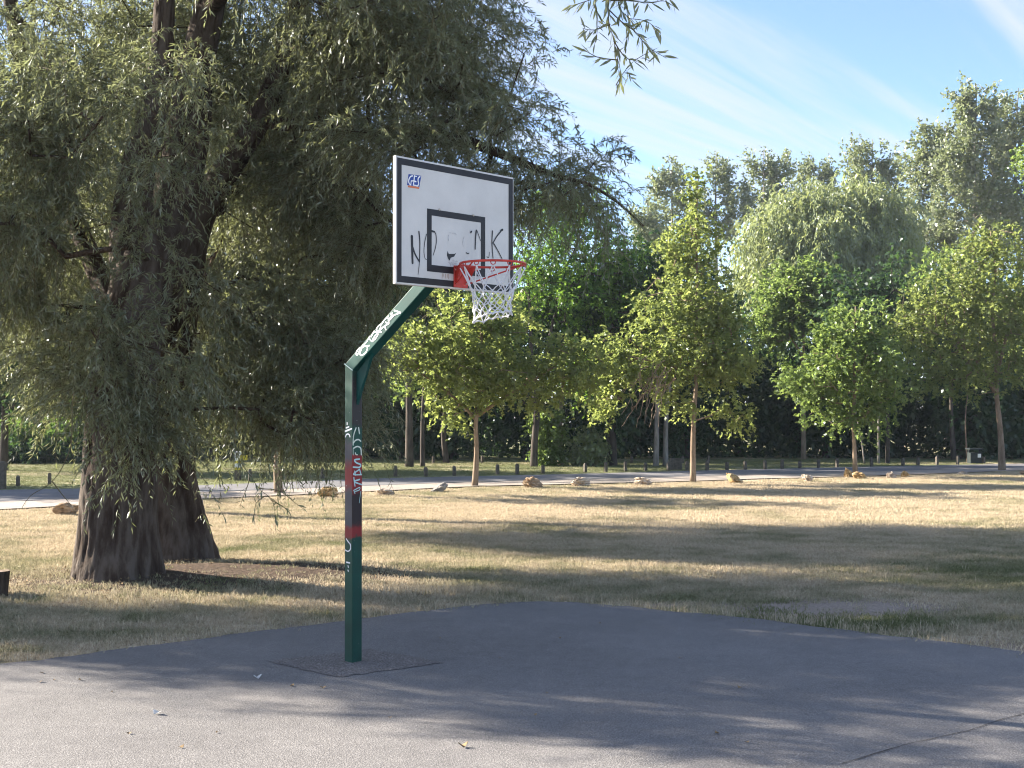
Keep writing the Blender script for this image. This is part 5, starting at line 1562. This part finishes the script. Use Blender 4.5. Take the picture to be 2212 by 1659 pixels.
# maker's sticker
def flat_poly(name, pts, dn, mat, parent):
    return hp(name, [(F0 + dn, a, ZB + b_) for a, b_ in pts], [tuple(range(len(pts)))], mat, parent)
flat_poly('sticker', [(-0.4977, 0.2537), (-0.3801, 0.2551), (-0.3619, 0.3367), (-0.4834, 0.3328)], 0.0014, M['logo_blue'], board)
flat_poly('sticker_bar', [(-0.4892, 0.2390), (-0.3835, 0.2393), (-0.3801, 0.2530), (-0.4884, 0.2520)], 0.0014, M['logo_orange'], board)
LOGO = [([(-0.4457, 0.325), (-0.4646, 0.3174), (-0.4782, 0.3003), (-0.4833, 0.2817), (-0.4764, 0.2647), (-0.4628, 0.2588)], 0.0097), ([(-0.4628, 0.2588), (-0.4594, 0.2848)], 0.0078), ([(-0.4594, 0.2873), (-0.4388, 0.29)], 0.0078), ([(-0.4285, 0.3273), (-0.4337, 0.2881), (-0.4388, 0.2605)], 0.0097), ([(-0.4285, 0.326), (-0.4079, 0.3255)], 0.0078), ([(-0.4371, 0.2902), (-0.4147, 0.288)], 0.011), ([(-0.4388, 0.2605), (-0.4095, 0.2604)], 0.0084), ([(-0.3767, 0.329), (-0.3923, 0.314), (-0.394, 0.2932), (-0.3888, 0.2797), (-0.3957, 0.2621), (-0.4061, 0.2582)], 0.0103)]
mb = MB()
for i, (p_, w_) in enumerate(LOGO):
    v, f = ribbon(p_, w_, lambda a, b_, i=i: (F0 + 0.0022 + .00008 * i, a, ZB + b_), 0.006, 0.05)
    mb.add(v, f)
mb.build('sticker_letters', M['logo_white'], board)
def bolt(u_, z_, n0, parent, r=0.008):
    mb = MB()
    a = np.arange(6) * math.pi / 3
    ring = lambda n_, rr: np.stack([np.full(6, n_), u_ + rr * np.cos(a), z_ + rr * np.sin(a)], -1)
    v = np.concatenate([ring(n0, r), ring(n0 + r * .9, r * .9), ring(n0 + r * 1.1, r * .5)])
    f = [(i * 6 + j, i * 6 + (j + 1) % 6, i * 6 + 6 + (j + 1) % 6, i * 6 + 6 + j) for i in (0, 1) for j in range(6)] + [tuple(range(12, 18))]
    return hp('bolt', v, f, M['bolt'], parent)
for u_, z_ in ((-0.186, 0.115), (0.160, 0.112)):
    bolt(u_, ZB + z_, F0, board, 0.009)
# rim
RZ = ZB - 0.45 + 0.1642
RC = np.array([F0 + 0.329, 0.03, RZ])
RR = 0.2335
def circ(a, r=RR, dz=0.0):
    return np.array([RC[0] + r * math.cos(a), RC[1] + r * math.sin(a), RC[2] + dz])
A = np.linspace(0, 2 * math.pi, 73)
P = np.array([circ(a) for a in A[:-1]])
mb = MB()
sd = 10; rt = 0.0085
vs = []
for a in A[:-1]:
    d_ = np.array([math.cos(a), math.sin(a), 0])
    for b_ in np.arange(sd) * 2 * math.pi / sd:
        vs.append(circ(a) + rt * (math.cos(b_) * d_ + math.sin(b_) * KZ))
fs = []
for i in range(72):
    for j in range(sd):
        fs.append((i * sd + j, ((i + 1) % 72) * sd + j, ((i + 1) % 72) * sd + (j + 1) % sd, i * sd + (j + 1) % sd))
mb.add(vs, fs)
rim = mb.build('rim', M['red_metal'], hoop, smooth=True)
# mounting plate and braces
PZ0, PZ1 = ZB - 0.437, ZB - 0.278
v, f = box_local(F0 + 0.003, F0 + 0.012, -0.047, 0.095, PZ0, PZ1)
o = hp('mounting_plate', v, f, M['red_metal'], rim); bevel_obj(o, 0.003, 1)
for u_, z_ in ((-0.030, PZ1 - 0.03), (-0.030, PZ0 + 0.03), (0.078, PZ1 - 0.03), (0.078, PZ0 + 0.03)):
    bolt(u_, z_, F0 + 0.012, rim, 0.0075)
for s_ in (-1, 1):
    cu = 0.024 + s_ * 0.055
    q = circ(math.pi - s_ * 0.62)
    v, f = tube(np.array([(F0 + 0.010, cu, RZ - 0.004), (F0 + 0.05, cu + s_ * .012, RZ - 0.002), q]), 0.0075, 8)
    hp('bracket', v, f, M['red_metal'], rim, True)
    q = circ(math.pi / 2 * s_ + s_ * 0.12 * -1, RR, -0.006)
    v, f = tube(np.array([(F0 + 0.010, cu, PZ0 + 0.028), (F0 + 0.03, cu + s_ * .008, PZ0 + 0.032), q]), 0.0055, 8)
    hp('brace', v, f, M['red_metal'], rim, True)
    # web between plate and ring
    v = [(F0 + 0.012, cu, PZ0 + 0.02), (F0 + 0.012, cu, PZ1), (F0 + 0.085, cu + s_ * 0.02, RZ - .004), (F0 + 0.012, cu + .006, PZ0 + 0.02), (F0 + 0.012, cu + .006, PZ1), (F0 + 0.085, cu + s_ * 0.02 + .006, RZ - .004)]
    hp('web', v, [(0, 1, 2), (5, 4, 3), (0, 3, 4, 1), (1, 4, 5, 2), (2, 5, 3, 0)], M['red_metal'], rim)
NH = 12
HA = [(i + 0.5) * 2 * math.pi / NH for i in range(NH)]
for a in HA:
    pts = np.array([circ(a - .075, RR, -.008), circ(a - .06, RR, -.022), circ(a, RR, -.030), circ(a + .06, RR, -.022), circ(a + .075, RR, -.008)])
    v, f = tube(pts, 0.0035, 6)
    hp('net_hook', v, f, M['red_metal'], rim, True)
# net
rn = np.random.default_rng(14)
rows_z = [-0.030, -0.150, -0.205, -0.255, -0.300, -0.342, -0.385]
rows_r = [0.2335, 0.180, 0.152, 0.140, 0.134, 0.132, 0.140]
knots = []
for j, (z_, r_) in enumerate(zip(rows_z, rows_r)):
    row = []
    for i in range(NH):
        a = HA[i] + (0.5 if j % 2 else 0) * 2 * math.pi / NH + (rn.normal(0, 0.05) if j else 0)
        rr = r_ * (1 + (rn.normal(0, 0.05) if j else 0))
        q = circ(a, rr, z_ + (rn.normal(0, 0.006) if j else 0) - (0.03 * math.cos(a - 3.6) * j / 6))
        row.append(q)
    knots.append(row)
mb = MB()
def cord(a, b_, r, sag=0.0):
    m_ = (a + b_) / 2 + np.array([0, 0, -sag]) + rn.normal(0, 0.004, 3)
    P = np.array([a, a * .5 + m_ * .5, m_, b_ * .5 + m_ * .5, b_])
    v, f = tube(P, r, 5, caps=False)
    mb.add(v, f)
for j in range(len(knots) - 1):
    for i in range(NH):
        if j % 2 == 0:
            nb = (i, (i - 1) % NH)
        else:
            nb = (i, (i + 1) % NH)
        for q in nb:
            cord(knots[j][i], knots[j + 1][q], 0.0040 if j else 0.0044)
for i in range(NH):
    a, b_ = knots[-1][i], knots[-1][(i + 1) % NH]
    cord(a, b_, 0.0055, -0.012)
for row in knots[1:]:
    for q in row:
        v, f = tube(np.array([q + [0, 0, .009], q, q - [0, 0, .009]]), [0.004, 0.0068, 0.004], 6)
        mb.add(v, f)
mb.build('net', M['net_cord'], hoop, smooth=True)

# spray paint on the post and the arm
PN = [([(-0.0161, 1.876), (-0.0381, 1.8262), (-0.0454, 1.7785), (-0.0453, 1.7403)], 0.0105), ([(0.0098, 1.877), (0.0192, 1.8306)], 0.0124), ([(0.0317, 1.7693), (0.01, 1.7828), (-0.0208, 1.7779), (-0.0453, 1.7546)], 0.0115), ([(-0.0391, 1.7162), (-0.0023, 1.7285), (0.0318, 1.7116), (0.038, 1.6609)], 0.0115), ([(-0.0455, 1.7118), (-0.0455, 1.6616)], 0.0057), ([(-0.0237, 1.6783), (-0.0175, 1.6652), (-0.0021, 1.6623)], 0.0086)]
PN2 = [([(0.0177, 1.627), (-0.0298, 1.6225), (-0.0144, 1.6004), (0.032, 1.5817), (0.0196, 1.5616), (-0.0438, 1.5657)], 0.0129), ([(0.0197, 1.5462), (-0.042, 1.5084), (0.040, 1.502)], 0.0105), ([(0.0197, 1.5462), (0.0352, 1.5032)], 0.0105), ([(-0.0296, 1.534), (-0.0203, 1.5001)], 0.0086), ([(-0.0387, 1.4818), (-0.0263, 1.4142)], 0.0105), ([(0.0198, 1.4646), (-0.0325, 1.4504), (0.040, 1.4226)], 0.0115), ([(-0.042, 1.3794), (0.0217, 1.402), (0.0168, 1.3807), (-0.0336, 1.3692), (-0.0262, 1.3568)], 0.0077), ([(0.0323, 1.3702), (0.017, 1.2775)], 0.0043)]
PU = [([(-0.0177, 1.9172), (-0.0176, 1.9028)], 0.0124), ([(-0.029, 1.8762), (0.0043, 1.8845)], 0.0124), ([(-0.040, 1.8486), (0.039, 1.8702)], 0.0144), ([(-0.0379, 1.8044), (-0.0273, 1.8214), (-0.0084, 1.8276), (0.012, 1.8208), (0.0181, 1.8056)], 0.0115), ([(-0.0255, 0.9929), (0.0007, 0.9647)], 0.0083), ([(0.0267, 0.9531), (0.0268, 0.9146), (-0.0035, 0.8941), (-0.0384, 0.9021)], 0.0096), ([(-0.0255, 0.9902), (0.0224, 0.9527)], 0.0083), ([(-0.0207, 0.8057), (0.0183, 0.8038)], 0.0124), ([(-0.0033, 0.7798), (0.0011, 0.7664)], 0.0096), ([(-0.0032, 0.744), (0.0012, 0.7361)], 0.011)]
ARM = [([(0.2007, 0.0428), (0.1594, 0.043), (0.1335, 0.0275), (0.1453, 0.0148), (0.1882, 0.0251), (0.2105, 0.0315), (0.2444, 0.0213)], 0.0121), ([(0.2255, 0.0279), (0.1923, 0.0143), (0.1723, -0.0055), (0.1945, -0.0241), (0.2423, -0.0311), (0.2734, -0.0161), (0.2749, -0.0017)], 0.0121), ([(0.2291, 0.0329), (0.3058, -0.0156)], 0.0115), ([(0.2365, 0.0351), (0.2851, 0.0291), (0.3256, 0.0369), (0.3464, 0.043)], 0.0109), ([(0.3464, 0.043), (0.3372, 0.0203), (0.3471, -0.0065), (0.3601, -0.0126)], 0.0103), ([(0.3562, -0.0019), (0.3963, 0.0059), (0.4348, 0.0033), (0.435, -0.0084), (0.3932, -0.0147), (0.3526, -0.0069)], 0.0103), ([(0.3609, 0.0292), (0.4136, 0.043)], 0.0109), ([(0.4099, 0.043), (0.4307, 0.0218), (0.481, -0.0161)], 0.0109), ([(0.4418, 0.0172), (0.4521, 0.040), (0.4847, 0.043), (0.5122, 0.0358)], 0.0109), ([(0.5122, 0.0358), (0.4836, 0.0156), (0.451, 0.01)], 0.0103), ([(0.5177, 0.0315), (0.568, 0.0384), (0.6156, 0.0338)], 0.0103), ([(0.4602, 0.0068), (0.5092, 0.0035), (0.5436, -0.0039), (0.5886, -0.016)], 0.0115), ([(0.5346, -0.0085), (0.5333, -0.0343)], 0.0115), ([(0.563, 0.0154), (0.5868, -0.0146), (0.599, 0.0026), (0.6041, 0.0255)], 0.0109), ([(0.6487, 0.025), (0.6709, 0.0209), (0.6558, 0.0233)], 0.0166), ([(0.5954, 0.0055), (0.6471, 0.0071), (0.742, -0.0313)], 0.0115), ([(0.6966, 0.0256), (0.7438, -0.0327)], 0.0127), ([(0.6027, -0.0002), (0.6615, -0.0041)], 0.0091)]
def strokes(name, L_, plane, mat, parent):
    mb = MB()
    for i, (p_, w_) in enumerate(L_):
        v, f = ribbon(p_, w_, lambda a, b_, i=i: plane(a, b_, 0.0012 + .00008 * i), 0.008, 0.08)
        mb.add(v, f)
    return mb.build(name, mat, parent)
strokes('graffiti', PN, lambda a, z, d_: (h_ + d_, a, z), M['spray_cream'], post)
strokes('graffiti', PN2, lambda a, z, d_: (h_ + d_, a, z), M['spray_cyan'], post)
strokes('graffiti', PU, lambda a, z, d_: (a, -h_ - d_, z), M['spray_white'], post)
strokes('graffiti', ARM, lambda a, b_, d_: tuple(np.array([0, -h_ - d_, EL]) + dirA * a + upA * b_), M['spray_white'], arm)
